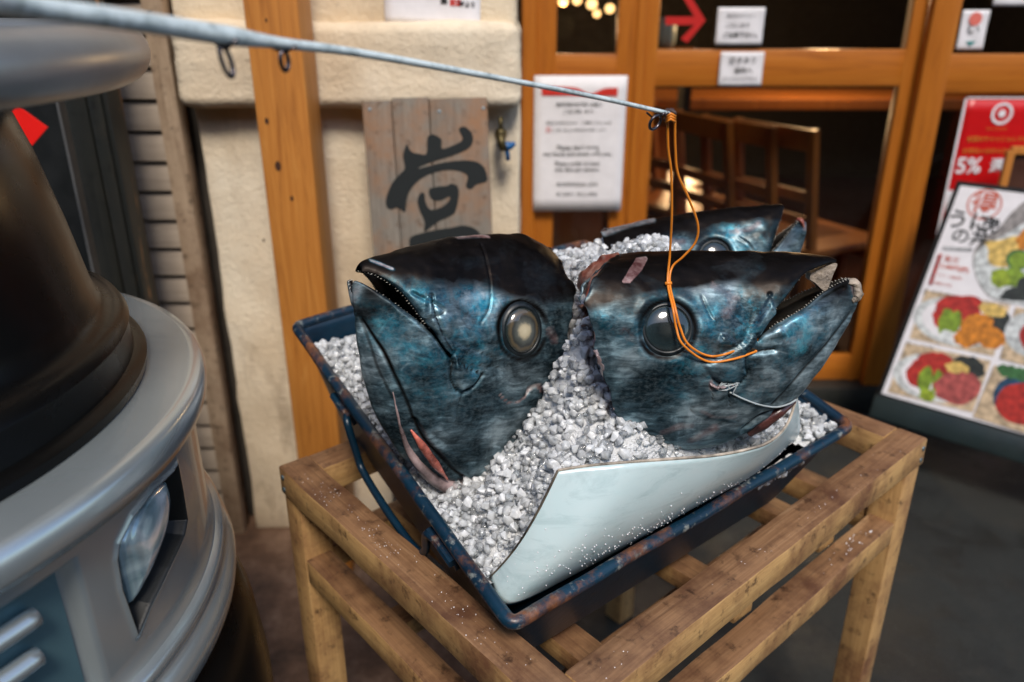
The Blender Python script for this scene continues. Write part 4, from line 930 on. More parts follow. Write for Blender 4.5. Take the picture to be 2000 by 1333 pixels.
def tuna(label, O, n, cur, wc, wb, features, nU=70, nL=70, N=90, NB=110, flip=False):
    n = Vector(n).normalized(); O = Vector(O)
    Mx = frame_matrix(O, (1, 0, 0), n); Mi = Mx.inverted()
    def L(px, py, so=0.): q = Mi @ onp(px, py, O+n*so, n); return (q.x, q.y)
    def wtL_(f): return wc*(.05+.95*math.sin(max(0, min(1, f))*PI/2)**1.35)
    def Wl(k, i, m_):
        f = i/(m_-1)
        if k == 'lipL': return wtL_(f)*.93*(.93+.07*f)
        if k == 'lipU': return wc*(.09+.91*math.sin(min(1, f)*PI/2)**.95)*.95
        if k == 'cutU': return wb*math.sin(PI*f*.5)**.62*.97
        if k == 'cutL': return wb*math.sin(PI*(.5+f*.5)*.9999)**.62*.97
        return 0.
    C = {k: [L(*q, Wl(k, i, len(v_))) for i, q in enumerate(v_)] for k, v_ in cur.items()}
    qU = .5*(1-np.cos(np.linspace(0, PI/2, nU))); qL = 1-.5*(1-np.cos(np.linspace(PI/2, 0, nL)))
    tt = np.linspace(0, 1, N)**1.25
    dor, lu = rs(C['dorsal'], N, tt), rs(C['lipU'], N, tt); ll, th = rs(C['lipL'], N, tt), rs(C['throat'], N, tt)
    prof = lambda q: np.sin(PI*np.clip(q, 0, 1))**.62
    wt = lambda t_: wc*(.09+.91*np.sin(np.clip(t_, 0, 1)*PI/2)**.95)
    verts = []; quads = []; tags = []; idx0 = 0
    def addgrid(Pg, Wg, Qg, Tg, reg):
        nonlocal idx0
        a, b_ = Pg.shape[:2]; ids = []
        for sg in (1, -1):
            base = len(verts); 
            for i in range(a):
                for j in range(b_): verts.append((Pg[i, j, 0], Pg[i, j, 1], sg*Wg[i, j])); tags.append((Qg[i, j], Tg[i, j], reg))
            for i in range(a-1):
                for j in range(b_-1):
                    f = (base+i*b_+j, base+i*b_+j+1, base+(i+1)*b_+j+1, base+(i+1)*b_+j); quads.append((f if sg < 0 else f[::-1], 0))
            ids.append(base)
        return ids, a, b_
    # upper jaw
    gU = np.array([[dor[i]*(1-q/.5)+lu[i]*(q/.5) for q in qU] for i in range(N)]); WU = np.array([[wt(tt[i])*prof(q) for q in qU] for i in range(N)])
    gL = np.array([[ll[i]*(1-(q-.5)/.5)+th[i]*((q-.5)/.5) for q in qL] for i in range(N)]); WL = np.array([[wtL_(tt[i])*prof(q)*(.93+.07*tt[i]) for q in qL] for i in range(N)])
    # round the lip edge inwards a little
    rU = np.clip((.5-qU)/.035, 0, 1); rL = np.clip((qL-.5)/.035, 0, 1)
    fade = np.clip((1-tt)/.08, 0, 1)
    WU *= 1-(.10*(1-rU)**2)[None, :]*fade[:, None]; WL *= 1-(.10*(1-rL)**2)[None, :]*fade[:, None]
    T2 = np.repeat(tt[:, None], nU, 1)
    iu = addgrid(gU, WU, np.repeat(qU[None], N, 0), T2, 0); il = addgrid(gL, WL, np.repeat(qL[None], N, 0), T2, 1)
    # back of the head: Coons patch from the corner line to the cut
    q_all = np.r_[qU, qL[1:]]; nb = len(q_all)
    cl = np.r_[gU[-1], gL[-1][1:]]; cut = np.r_[rs(C['cutU'], nU, qU*2), rs(C['cutL'], nL, (qL-.5)*2)[1:]]
    sb = np.linspace(0, 1, NB); tb_, bb = rs(C['dorsalB'], NB), rs(C['throatB'], NB)
    par = np.linspace(0, 1, nb); par = np.array([q for q in q_all])
    gB = np.zeros((NB, nb, 2))
    for i, s_ in enumerate(sb):
        gB[i] = (1-s_)*cl+s_*cut+(1-par)[:, None]*tb_[i]+par[:, None]*bb[i]-((1-s_)*(1-par))[:, None]*cl[0]-(s_*(1-par))[:, None]*cut[0]-((1-s_)*par)[:, None]*cl[-1]-(s_*par)[:, None]*cut[-1]
    sm_ = sb*sb*(3-2*sb); WB = (wc+(wb-wc)*np.sin(sb*PI/2))[:, None]*prof(q_all)[None, :]
    ib = addgrid(gB, WB, np.repeat(q_all[None], NB, 0), 1+np.repeat(sb[:, None], nb, 1), 2)
    # mouth roof, mouth floor and cut face strips between the two sides
    def strip(ids, a, b_, pick, mi, depth, toward):
        K = 14; prev = None
        for (p_, m_) in pick(ids, a, b_):
            A = np.array(verts[p_]); B = np.array(verts[m_]); row = [p_]
            for k in range(1, K):
                f = k/K; P = A*(1-f)+B*f; dv_ = toward(A); P = P+np.array([dv_[0], dv_[1], 0])*depth*(1-(2*f-1)**2)**.6
                row.append(len(verts)); verts.append(tuple(P)); tags.append((.5, 0, 3))
            row.append(m_)
            if prev:
                for k in range(K): quads.append(((prev[k], prev[k+1], row[k+1], row[k]), mi))
            prev = row
    eU = lambda ids, a, b_: [(ids[0]+i*b_+b_-1, ids[1]+i*b_+b_-1) for i in range(a)]
    eL = lambda ids, a, b_: [(ids[0]+i*b_, ids[1]+i*b_) for i in range(a)]
    eC = lambda ids, a, b_: [(ids[0]+(a-1)*b_+j, ids[1]+(a-1)*b_+j) for j in range(b_)]
    cy = np.mean(gU[-1], axis=0); cy2 = np.mean(gL[-1], axis=0)
    def tow(cn, k):
        def f(A):
            d = cn-np.array(A[:2]); L_ = np.linalg.norm(d)+1e-9; return d/L_*min(1, L_/.05)*k
        return f
    strip(*iu, eU, 1, .030, tow(cy, 1)); strip(*il, eL, 1, .024, tow(cy2, 1)); strip(*ib, eC, 2, .006, tow(cy, 1))
    V = np.array(verts); TG = np.array(tags)
    me = bpy.data.meshes.new('tuna_body'); me.from_pydata([tuple(p) for p in V], [], [q for q, _ in quads]); me.update()
    me.polygons.foreach_set('material_index', np.array([m_ for _, m_ in quads], dtype=np.int32))
    ta = me.attributes.new('tg', 'FLOAT_VECTOR', 'POINT'); ta.data.foreach_set('vector', TG.astype(np.float32).ravel())
    bmt = bmesh.new(); bmt.from_mesh(me); bmesh.ops.remove_doubles(bmt, verts=bmt.verts, dist=.00006)
    lay = bmt.verts.layers.float_vector['tg']
    bmesh.ops.recalc_face_normals(bmt, faces=bmt.faces)
    for rad_, it_ in ((.35, 25), (.15, 45)):
        sv = [v_ for v_ in bmt.verts if v_[lay][2] < 2.5 and 1-rad_ < v_[lay][1] < 1+rad_*.8 and (v_[lay][1] > .995 or abs(v_[lay][0]-.5) > .03)]
        for _ in range(it_): bmesh.ops.smooth_vert(bmt, verts=sv, factor=.5, use_axis_x=True, use_axis_y=True, use_axis_z=True)
    bmt.to_mesh(me); TG = np.array([tuple(v_[lay]) for v_ in bmt.verts]); V = np.array([tuple(v_.co) for v_ in bmt.verts]); bvh = BVHTree.FromBMesh(bmt)
    def hit(px, py):
        d = (Mi.to_3x3() @ ray(px, py)); o_ = Mi @ CP; h, nn, _, _ = bvh.ray_cast(o_, d.normalized())
        if h is None: q = L(px, py); return (q[0], q[1])
        return (h.x, h.y)
    # displacement, pigment and painted crease shade in the head's own length/height coordinates
    uv = V[:, :2]; surf = TG[:, 2] < 2.5; nrm_ = np.zeros((len(V), 3)); bmt.normal_update(); bmt.verts.ensure_lookup_table()
    for i, v_ in enumerate(bmt.verts): nrm_[i] = v_.normal
    nrm_[:, :2][TG[:, 2] < 3] *= 1
    disp = np.zeros(len(V)); pig_shade = np.zeros((len(V), 4)); pig_shade[:, 3] = 1
    q_ = TG[:, 0]; dcur = segdist(uv, np.r_[dor[::3], tb_[::3]]); dn_ = np.array([noise.noise(Vector((p[0]*16, p[1]*30, 3))) for p in V]); pig_shade[:, 0] = np.clip(1-(dcur+dn_*.034-.012)/.062, 0, 1)
    for ft in features:
        kind = ft[0]; P = np.array([hit(*q) for q in ft[1]])
        if kind == 'groove':
            Pd = spline(P, 60); d = segdist(uv, Pd); dep, wd = ft[2]*1.25, ft[3]*1.1; disp -= dep*np.exp(-(d/wd)**2); disp += dep*.10*np.exp(-((d-2.2*wd)/wd)**2)
            pig_shade[:, 0] = np.maximum(pig_shade[:, 0], (ft[4] if len(ft) > 4 else .8)*np.exp(-(d/(wd*.55))**2))  # crease shade put into the colour along each groove
        elif kind == 'plate':
            ins = inp(uv, P); d = segdist(uv, np.r_[P, P[:1]]); disp += np.where(ins, ft[2]*1.6*np.clip(d/ft[3], 0, 1)**.6, 0)
        elif kind == 'teal':
            d = np.where(inp(uv, P), 0, segdist(uv, np.r_[P, P[:1]])); pig_shade[:, 1] = np.maximum(pig_shade[:, 1], ft[2]*np.exp(-(d/ft[3])**2))
        elif kind == 'pink':
            d = np.where(inp(uv, P), 0, segdist(uv, np.r_[P, P[:1]])) if len(P) > 2 and ft[4] else segdist(uv, P)
            pig_shade[:, 2] = np.maximum(pig_shade[:, 2], ft[2]*np.exp(-(d/ft[3])**2)); pig_shade[:, 0] *= 1-np.exp(-(d/ft[3])**2)*.9
        elif kind == 'dark':
            d = np.where(inp(uv, P), 0, segdist(uv, np.r_[P, P[:1]])); pig_shade[:, 0] = np.maximum(pig_shade[:, 0], ft[2]*np.exp(-(d/ft[3])**2))
        elif kind == 'gash':
            Pd = spline(P, 60); d = segdist(uv, Pd); disp -= ft[2]*np.exp(-(d/ft[3])**2); pig_shade[:, 2] = np.maximum(pig_shade[:, 2], 1.1*np.exp(-(d/ft[3])**4)); pig_shade[:, 0] *= 1-np.exp(-(d/ft[3])**2)
        elif kind == 'eye':
            ec = P[0]; R_ = ft[2]; d = np.linalg.norm(uv-ec, axis=1); disp += .0012*np.exp(-((d-R_*1.18)/(R_*.2))**2) - .0065*np.exp(-(d/(R_*.97))**6)
            pig_shade[:, 0] = np.maximum(pig_shade[:, 0], .85*np.exp(-((d-R_)/(R_*.12))**2)); pig_shade[:, 0] *= 1-.9*np.exp(-((d-R_*1.25)/(R_*.12))**2)*0
    big = np.array([noise.fractal(Vector(p)*24, 1., 2., 3) for p in V])*.0016+np.array([noise.noise(Vector(p)*75) for p in V])*.0004
    disp += big
    lipm = (np.abs(q_-.5) < .004) & (TG[:, 2] < 2)
    disp[lipm] *= .3
    keep = np.abs(V[:, 2]) < 1e-6
    V2 = V+nrm_*np.where(surf, disp, big)[:, None]
    cutm = (TG[:, 2] == 2) & (TG[:, 1] > 1.97)
    for i in np.where(cutm)[0]: V2[i, :2] += np.array([noise.noise(Vector(V[i])*60), noise.noise(Vector(V[i])*60+Vector((9, 9, 9)))])*.006*(TG[i, 1]-1.97)/.03
    me.vertices.foreach_set('co', V2.astype(np.float32).ravel())
    at_ = me.color_attributes.new('pig_shade', 'FLOAT_COLOR', 'POINT'); at_.data.foreach_set('color', np.clip(pig_shade, 0, 1.2).astype(np.float32).ravel())
    me.update(); bmt.free()
    t = thing('tuna_head', label, 'fish head', mat=Mx, group=None)
    body = obj('head_body', me, ['skin', 'mouth', 'flesh'], t, True, world=False)
    bw = bmesh.new(); bw.from_mesh(me)
    bvh2 = BVHTree.FromBMesh(bw); bw.free(); me.shade_smooth()
    def hit3(px, py, off=0.):
        d = (Mi.to_3x3() @ ray(px, py)).normalized(); o_ = Mi @ CP; h, nn, _, _ = bvh2.ray_cast(o_, d)
        if h is None: q = L(px, py); h = Vector((q[0], q[1], 0)); nn = Vector((0, 0, 1))
        if nn.dot(d) > 0: nn = -nn
        return Mx @ (h+nn*off)
    t['_'] = 0; del t['_']
    # eyes on both sides
    for ft in features:
        if ft[0] != 'eye': continue
        ec = hit(*ft[1][0]); R_ = ft[2]
        for sg in (1, -1):
            h, nn, _, _ = bvh2.ray_cast(Vector((ec[0], ec[1], sg*.3)), Vector((0, 0, -sg)))
            if h is None: continue
            nn = Vector((0, 0, 0))
            for a in range(8):
                h2, n2, _, _ = bvh2.ray_cast(Vector((ec[0]+R_*1.3*math.cos(a*PI/4), ec[1]+R_*1.3*math.sin(a*PI/4), sg*.3)), Vector((0, 0, -sg)))
                if n2: nn += n2 if n2.z*sg > 0 else -n2
            nn.normalize(); zx = Vector((0, 1, 0)).cross(nn).normalized(); Re = Matrix((zx, nn.cross(zx), nn)).transposed().to_4x4(); Re.translation = h+nn*.0038
            e = bpy.data.objects.new('eye', None); COL.objects.link(e); e.parent = t; e.matrix_basis = Re @ Matrix.Diagonal((ft[4] if len(ft) > 4 else 1, 1, 1, 1))
            cl_ = ft[3]
            bm = bmesh.new(); lathe(bm, [(R_*.80*math.cos(a), R_*.24*math.sin(a)-.002) for a in np.linspace(0, PI/2, 16)], seg=48); lathe(bm, [(R_*.86, -.002), (R_*.84, -.012)], seg=48); obj('eyeball', bm, cl_, e, True, world=False)
            bm = bmesh.new(); lathe(bm, [(R_*.79, -.0012), (R_*.83, -.0002), (R_*.88, -.0004), (R_*.96, -.0022), (R_*1.06, -.0060), (R_*1.07, -.012)], seg=56); obj('eye_rim', bm, 'socket', e, True, world=False)
    # teeth
    for nm, arr, W_, dr, cnt in (('upper_teeth', gU[:, -1], WU[:, -1], -1, 34), ('lower_teeth', gL[:, 0], WL[:, 0], 1, 34)):
        bm = bmesh.new(); s = np.r_[0, np.cumsum(np.linalg.norm(np.diff(arr, axis=0), axis=1))]; s /= s[-1]
        oth = gL[:, 0] if dr < 0 else gU[:, -1]
        for k in range(cnt):
            f = .04+.86*k/cnt; x, y, w_ = np.interp(f, s, arr[:, 0]), np.interp(f, s, arr[:, 1]), np.interp(f, s, W_); ox, oy = np.interp(f, s, oth[:, 0]), np.interp(f, s, oth[:, 1])
            d = Vector((ox-x, oy-y, 0)); 
            if d.length < .002: continue
            d.normalize(); hgt = random.uniform(.0014, .0038)*(1-.3*f); f += random.uniform(-.006, .006)
            for sg in (1, -1):
                p = Vector((x, y, sg*(w_*.965)))-d*.001; q = (d+Vector((0, 0, -.22*sg))).normalized(); tube(bm, [p, p+q*hgt*.6, p+q*hgt], [.0006, .0004, .0001], 5)
        obj(nm, bm, 'tooth', t, world=False)
    return dict(t=t, M=Mx, hit3=hit3, L=L, bvh=bvh2, Mi=Mi)
z1 = lambda x, y: (640+x*.4351, 420+y*.4351)
z2 = lambda x, y: (1100+x*.3902, 380+y*.3902)
Zs = lambda f, *pts: [f(*p) for p in pts]
# left head
OL = ony(900, 720, .885)
curL = dict(
 dorsal=Zs(z1, (140, 222), (165, 203), (260, 172), (380, 140), (520, 105), (640, 92)),
 lipU=Zs(z1, (152, 262), (178, 262), (250, 276), (350, 348), (430, 462), (480, 520), (550, 640)),
 lipL=Zs(z1, (116, 352), (120, 322), (138, 302), (172, 306), (225, 328), (320, 392), (420, 475), (480, 535), (550, 648)),
 throat=Zs(z1, (116, 354), (112, 400), (118, 470), (132, 560), (152, 680), (190, 830), (262, 985), (335, 1090)),
 dorsalB=Zs(z1, (640, 92), (740, 84), (850, 84), (905, 100), (985, 150)),
 throatB=Zs(z1, (335, 1090), (400, 1135), (470, 1170), (560, 1195), (660, 1190)),
 cutU=Zs(z1, (985, 150), (1060, 220), (1105, 320), (1098, 400), (1085, 480)),
 cutL=Zs(z1, (1085, 480), (1060, 640), (1010, 800), (945, 920), (870, 1030), (780, 1120), (660, 1190)))
EYE_L = z1(884, 522)
featL = [
 ('eye', [EYE_L], .0335, 'eye_cloudy', .84),
 ('plate', Zs(z1, (468, 365), (480, 440), (520, 540), (570, 620), (640, 700), (690, 712), (660, 760), (600, 795), (572, 775), (560, 720), (560, 640), (500, 560), (430, 460), (440, 380)), .0030, .004),
 ('groove', Zs(z1, (468, 365), (478, 430), (510, 520), (560, 605), (615, 680), (690, 712)), .0020, .0018),
 ('groove', Zs(z1, (545, 625), (562, 650), (556, 730), (572, 775), (600, 796), (650, 775), (700, 715)), .0028, .0022),
 ('groove', Zs(z1, (690, 135), (722, 250), (732, 330), (725, 420), (690, 480)), .0009, .0012, .5),
 ('groove', Zs(z1, (150, 470), (200, 540), (255, 620), (300, 720), (345, 820), (385, 930)), .0022, .0035),
 ('groove', Zs(z1, (120, 420), (180, 560), (230, 700), (290, 830)), .0014, .0030, .5),
 ('groove', Zs(z1, (385, 930), (430, 1010), (520, 1110), (600, 1180), (650, 1195)), .0040, .0030, .9),
 ('groove', Zs(z1, (250, 330), (350, 400), (430, 500), (520, 600), (545, 660)), .0016, .0018, .5),
 ('groove', Zs(z1, (610, 800), (590, 850), (578, 930)), .0014, .0018, .5),
 ('groove', Zs(z1, (470, 980), (560, 1050), (640, 1120)), .0014, .0040, .3),
 ('groove', Zs(z1, (740, 690), (840, 700), (940, 660), (1000, 560)), .0018, .006, .0),
 ('gash', Zs(z1, (775, 810), (800, 835), (835, 850), (880, 825), (910, 790)), .0030, .0020),
 ('gash', Zs(z1, (905, 785), (950, 772), (985, 800), (1010, 838), (985, 900), (960, 955)), .0050, .0040),
 ('teal', Zs(z1, (200, 230), (400, 300), (600, 330), (730, 340), (720, 440), (640, 480), (500, 400), (330, 290)), 1.1, .014),
 ('teal', Zs(z1, (540, 450), (640, 540), (700, 640), (660, 700), (560, 560)), 1.0, .012),
 ('teal', Zs(z1, (130, 400), (300, 480), (460, 620), (530, 720), (560, 860), (420, 760), (250, 560)), .7, .014),
 ('teal', Zs(z1, (740, 440), (800, 400), (810, 600), (760, 640)), .9, .010),
 ('pink', Zs(z1, (1000, 520), (1020, 560)), .62, .010, False), ('pink', Zs(z1, (195, 205), (240, 218), (290, 240)), .9, .0022, False),
 ('pink', Zs(z1, (575, 100), (640, 95), (720, 98)), 1.0, .0028, False), ('pink', Zs(z1, (110, 320), (105, 380)), .55, .006, False),
 ('dark', Zs(z1, (700, 120), (900, 120), (1080, 240), (1090, 350), (960, 360), (820, 330), (640, 260)), .8, .014)]
TL = tuna('large dark tuna head facing left, with a cloudy yellowish eye', OL, (.60, -.78, .18), curL, .062, .078, featL)
# right head
OR = ony(1305, 660, .845)
curR = dict(
 dorsal=Zs(z2, (1365, 328), (1300, 305), (1200, 294), (1050, 288), (900, 284), (800, 282)),
 lipU=Zs(z2, (1362, 338), (1330, 350), (1215, 395), (1150, 470), (1080, 560), (1010, 650), (965, 725)),
 lipL=Zs(z2, (1462, 432), (1435, 425), (1380, 455), (1300, 502), (1210, 570), (1100, 630), (1020, 690), (965, 735)),
 throat=Zs(z2, (1482, 470), (1480, 520), (1455, 590), (1410, 680), (1345, 790), (1275, 890), (1200, 985), (1120, 1070)),
 dorsalB=Zs(z2, (800, 282), (600, 282), (430, 286), (340, 292), (280, 302)),
 throatB=Zs(z2, (1120, 1070), (1020, 1130), (900, 1200), (780, 1250), (660, 1270), (520, 1262)),
 cutU=Zs(z2, (280, 302), (190, 368), (115, 460), (104, 540), (122, 595), (138, 640)),
 cutL=Zs(z2, (140, 640), (150, 760), (195, 880), (230, 1000), (280, 1110), (370, 1200), (520, 1262)))
EYE_R = z2(524, 680)
featR = [
 ('eye', [EYE_R], .0300, 'eye_dark'),
 ('plate', Zs(z2, (1020, 650), (965, 735), (925, 830), (925, 900), (870, 955), (770, 940), (700, 860), (800, 800), (900, 740), (1035, 500)), .0026, .004),
 ('groove', Zs(z2, (975, 715), (930, 800), (915, 860), (925, 905), (870, 960), (800, 955), (755, 925)), .0032, .0024),
 ('groove', Zs(z2, (1035, 500), (1030, 550), (985, 620), (940, 700), (880, 760), (800, 790)), .0012, .0016, .5),
 ('groove', Zs(z2, (695, 515), (715, 560), (745, 620)), .0012, .0012, .7),
 ('groove', Zs(z2, (1020, 700), (1150, 610), (1280, 540), (1400, 470)), .0012, .0026, .4),
 ('groove', Zs(z2, (1440, 600), (1350, 720), (1230, 860), (1120, 980), (1050, 1055)), .0020, .0035, .6),
 ('groove', Zs(z2, (850, 965), (820, 1020), (700, 1050), (640, 1080), (720, 1130), (860, 1150)), .0014, .003, .3),
 ('groove', Zs(z2, (745, 960), (748, 1030)), .0012, .0012, .7), ('groove', Zs(z2, (832, 980), (836, 1060)), .0012, .0012, .7),
 ('groove', Zs(z2, (600, 900), (420, 930), (300, 860)), .0014, .005, .0),
 ('groove', Zs(z2, (1130, 1060), (1000, 1110), (900, 1180)), .0040, .0030, .9),
 ('plate', Zs(z2, (760, 760), (790, 705), (820, 705), (850, 735), (880, 735), (840, 760)), .0030, .002),
 ('teal', Zs(z2, (1200, 380), (1130, 470), (960, 650), (880, 740), (760, 760), (640, 780), (720, 660), (900, 540), (1060, 420)), 1.1, .016),
 ('teal', Zs(z2, (420, 500), (600, 500), (640, 560), (560, 560)), .8, .012), ('teal', Zs(z2, (200, 560), (400, 560), (400, 780), (250, 640)), .7, .012),
 ('teal', Zs(z2, (600, 850), (800, 900), (760, 980), (600, 960)), .8, .014), ('teal', Zs(z2, (1000, 740), (1200, 620), (1400, 520), (1300, 700), (1100, 900), (950, 1000)), .85, .014),
 ('pink', Zs(z2, (300, 440), (330, 390), (370, 325), (415, 318), (385, 380), (330, 440)), 1.4, .0016, True),
 ('pink', Zs(z2, (760, 470), (860, 520), (800, 600)), .52, .013, False), ('pink', Zs(z2, (300, 680), (340, 700)), .5, .012, False),
 ('pink', Zs(z2, (500, 1190), (580, 1160), (640, 1160)), .75, .007, False), ('pink', Zs(z2, (640, 1230), (720, 1190), (760, 1170)), .8, .008, False), ('pink', Zs(z2, (1460, 450), (1470, 520)), .95, .0060, False),
 ('pink', Zs(z2, (1130, 730), (1180, 700)), .5, .012, False), ('pink', Zs(z2, (690, 1090), (760, 1120), (860, 1110)), .6, .005, False), ('pink', Zs(z2, (740, 940), (745, 970)), .9, .004, False),
 ('dark', Zs(z2, (290, 300), (800, 285), (1200, 300), (1150, 370), (800, 420), (450, 470), (130, 560), (90, 520)), .75, .008)]
TR = tuna('dark tuna head facing right with the orange cord hooked in its mouth', OR, (-.05, -.975, .21), curR, .058, .082, featR)
# rear head
OB = ony(1390, 470, 1.12)
zb_ = z2
curB = dict(
 dorsal=Zs(zb_, (1103, 58), (1080, 50), (1000, 52), (900, 62), (800, 72), (700, 80)),
 lipU=Zs(zb_, (1100, 70), (1092, 120), (1070, 190), (1035, 285), (1000, 340), (960, 390)),
 lipL=Zs(zb_, (1190, 120), (1170, 150), (1130, 200), (1080, 260), (1030, 310), (960, 400)),
 throat=Zs(zb_, (1218, 140), (1215, 190), (1190, 280), (1150, 370), (1090, 470), (1030, 560)),
 dorsalB=Zs(zb_, (700, 80), (560, 102), (430, 125), (320, 150), (215, 175)),
 throatB=Zs(zb_, (1030, 560), (930, 640), (780, 700), (620, 710), (500, 690)),
 cutU=Zs(zb_, (215, 175), (195, 205), (205, 260), (240, 320), (260, 370)),
 cutL=Zs(zb_, (260, 370), (290, 460), (330, 540), (400, 630), (500, 690)))
featB = [('eye', [zb_(760, 312)], .024, 'eye_dark'),
 ('groove', Zs(zb_, (1090, 120), (1060, 200), (1030, 290)), .0014, .002, .4), ('groove', Zs(zb_, (880, 215), (930, 250), (960, 290)), .001, .0012, .6),
 ('teal', Zs(zb_, (700, 130), (900, 80), (1080, 70), (1060, 180), (1000, 280), (880, 220), (760, 210)), 1.2, .016),
 ('pink', Zs(zb_, (840, 190), (930, 170), (980, 150)), .6, .008, False), ('pink', Zs(zb_, (530, 250), (600, 240)), .55, .012, False), ('pink', Zs(zb_, (200, 200), (300, 165), (450, 125)), .7, .004, False), ('pink', Zs(zb_, (1200, 130), (1210, 170)), .9, .006, False)]
TB = tuna('third tuna head behind the other two, half hidden, snout pointing right', OB, (-.08, -.98, .16), curB, .05, .075, featB, 50, 50, 60, 70)
# extra fleshy parts
def fleshtube(T, name, path, radii, mat, off=0., flat_=1.):
    P = [T['hit3'](*q, off) for q in path]; bm = bmesh.new(); sp_ = spline([tuple(p) for p in P], 40); rr_ = np.interp(np.linspace(0, 1, 40), np.linspace(0, 1, len(radii)), radii)
    rr_ = rr_*(1+.12*np.array([noise.noise(Vector(p)*60) for p in sp_])); tube(bm, [Vector(p) for p in sp_], rr_, 14, flat_=flat_); return obj(name, bm, mat, T['t'], True)
fleshtube(TL, 'throat_strip', Zs(z1, (292, 795), (315, 900), (345, 1010), (400, 1110), (480, 1185), (560, 1225), (640, 1250)), [.0006, .0016, .0032, .0060, .0085, .0095, .008], 'palefl', -.0005)
fleshtube(TL, 'gill_flesh', Zs(z1, (372, 960), (420, 1030), (480, 1110), (540, 1180)), [.001, .005, .005, .001], 'pinkfl', .003)
fleshtube(TL, 'throat_tip', Zs(z1, (560, 1215), (600, 1228), (650, 1240)), [.004, .009, .007], 'pinkfl', .004)
fleshtube(TR, 'throat_strip', Zs(z2, (1160, 1035), (1080, 1085), (1000, 1140), (930, 1200)), [.002, .007, .008, .004], simple('dark_red_gill', (.10, .035, .03), .3, 0, .4, 50, .3, Coat_Weight=.5), .001)
# palate of the right head and snout wounds
def lumps(T, name, path, r, mat, cnt, off=0.):
    bm = bmesh.new()
    for k in range(cnt):
        f = k/max(1, cnt-1)*(len(path)-1); i = min(int(f), len(path)-2); a, c_ = path[i], path[i+1]; g = f-i
        p = T['hit3'](a[0]*(1-g)+c_[0]*g+random.uniform(-2, 2), a[1]*(1-g)+c_[1]*g+random.uniform(-2, 2), off)
        q = bmesh.ops.create_icosphere(bm, subdivisions=2, radius=r*random.uniform(.6, 1.2), matrix=Matrix.Translation(p))
        for v_ in q['verts']: v_.co += Vector([noise.noise(v_.co*150+Vector((s_*7, 0, 0))) for s_ in range(3)])*r*.6
    return obj(name, bm, mat, T['t'], True)
def planepatch(T, name, path, s_off, th_, mat):
    """a slab of tissue at a set distance from the head's middle plane"""
    bm = bmesh.new(); P = [T['L'](*q) for q in path]; P = [tuple(q) for q in spline(P+[P[0]], len(P)*5)[:-1]]; poly2d(bm, P, s_off, th=th_); return obj(name, bm, mat, T['t'], .5, world=False)
planepatch(TR, 'palate', Zs(z2, (1225, 392), (1290, 362), (1355, 342), (1335, 400), (1308, 470), (1290, 478), (1250, 440), (1222, 420)), -.006, .016, 'bone')
def rag(T, name, path, radii, mat, off=0., fl_=.6, amp=.55, fr=70):
    P = [T['hit3'](*q, off) for q in path]; bm = bmesh.new(); sp_ = spline([tuple(p) for p in P], 70); rr_ = np.interp(np.linspace(0, 1, 70), np.linspace(0, 1, len(radii)), radii)
    tube(bm, [Vector(p) for p in sp_], rr_, 16, flat_=fl_); ds = [(v_, Vector([noise.fractal(v_.co*fr+Vector((k*5, 0, 0)), 1, 2, 3) for k in range(3)])*float(np.mean(radii))*amp) for v_ in bm.verts]
    for v_, d in ds: v_.co += d
    return obj(name, bm, mat, T['t'], True)
rag(TR, 'jaw_wound', Zs(z2, (1436, 438), (1462, 445), (1474, 480), (1470, 520), (1450, 545)), [.004, .006, .0065, .006, .003], 'bone', -.001, .8)
rag(TB, 'jaw_wound', Zs(zb_, (1168, 125), (1190, 132), (1208, 160)), [.003, .005, .003], 'flesh')
rag(TR, 'torn_skin', Zs(z2, (735, 950), (770, 965), (810, 955), (850, 950)), [.0015, .004, .0045, .0015], 'palefl', .001, .5, .9, 160)
rag(TR, 'torn_flesh', Zs(z2, (92, 560), (112, 580), (122, 610), (112, 645), (100, 668)), [.003, .0045, .005, .004, .0015], simple('brown_torn_flesh', (.20, .10, .07), .35, 0, .5, 60, .5), -.001, .5, 1., 90)
rag(TR, 'cut_edge_fat', Zs(z2, (146, 600), (152, 690), (164, 780), (198, 880), (228, 980), (262, 1080)), [.002, .0026, .0022, .0024, .002], 'palefl', -.0005, .6, 1.1, 120)
rag(TR, 'cut_edge_skin', Zs(z2, (285, 306), (200, 362), (125, 440), (90, 500), (86, 545)), [.002, .0035, .004, .0035, .002], 'skin', 0, .6, 1., 90)
rag(TL, 'cut_edge_flesh', Zs(z1, (1106, 330), (1100, 420), (1083, 560), (1058, 700), (1018, 800)), [.001, .0022, .0018, .0018, .001], 'flesh', -.001, .6, 1., 120)
# clear wire
wp_ = [TR['hit3'](*q, .002) for q in Zs(z2, (830, 985), (900, 1020), (980, 1048), (1060, 1060), (1120, 1045), (1160, 1022))]
bm = bmesh.new(); tube(bm, [Vector(p) for p in spline([tuple(p) for p in wp_], 40)], .0011, 8)
k0 = TR['hit3'](*z2(815, 965), .004)
for k in range(5):
    a = [k0+Vector((random.uniform(-.012, .012), -.002, random.uniform(-.008, .008))) for _ in range(4)]; tube(bm, [Vector(p) for p in spline(a, 16)], .0008, 6)
tag(obj('plastic_tie', bm, simple('clear_nylon', (.55, .62, .64), .2, 0, .1, 30, 0, Transmission_Weight=.3), None, True), 'thin clear nylon tie knotted around the jaw of the right fish head', 'tie')
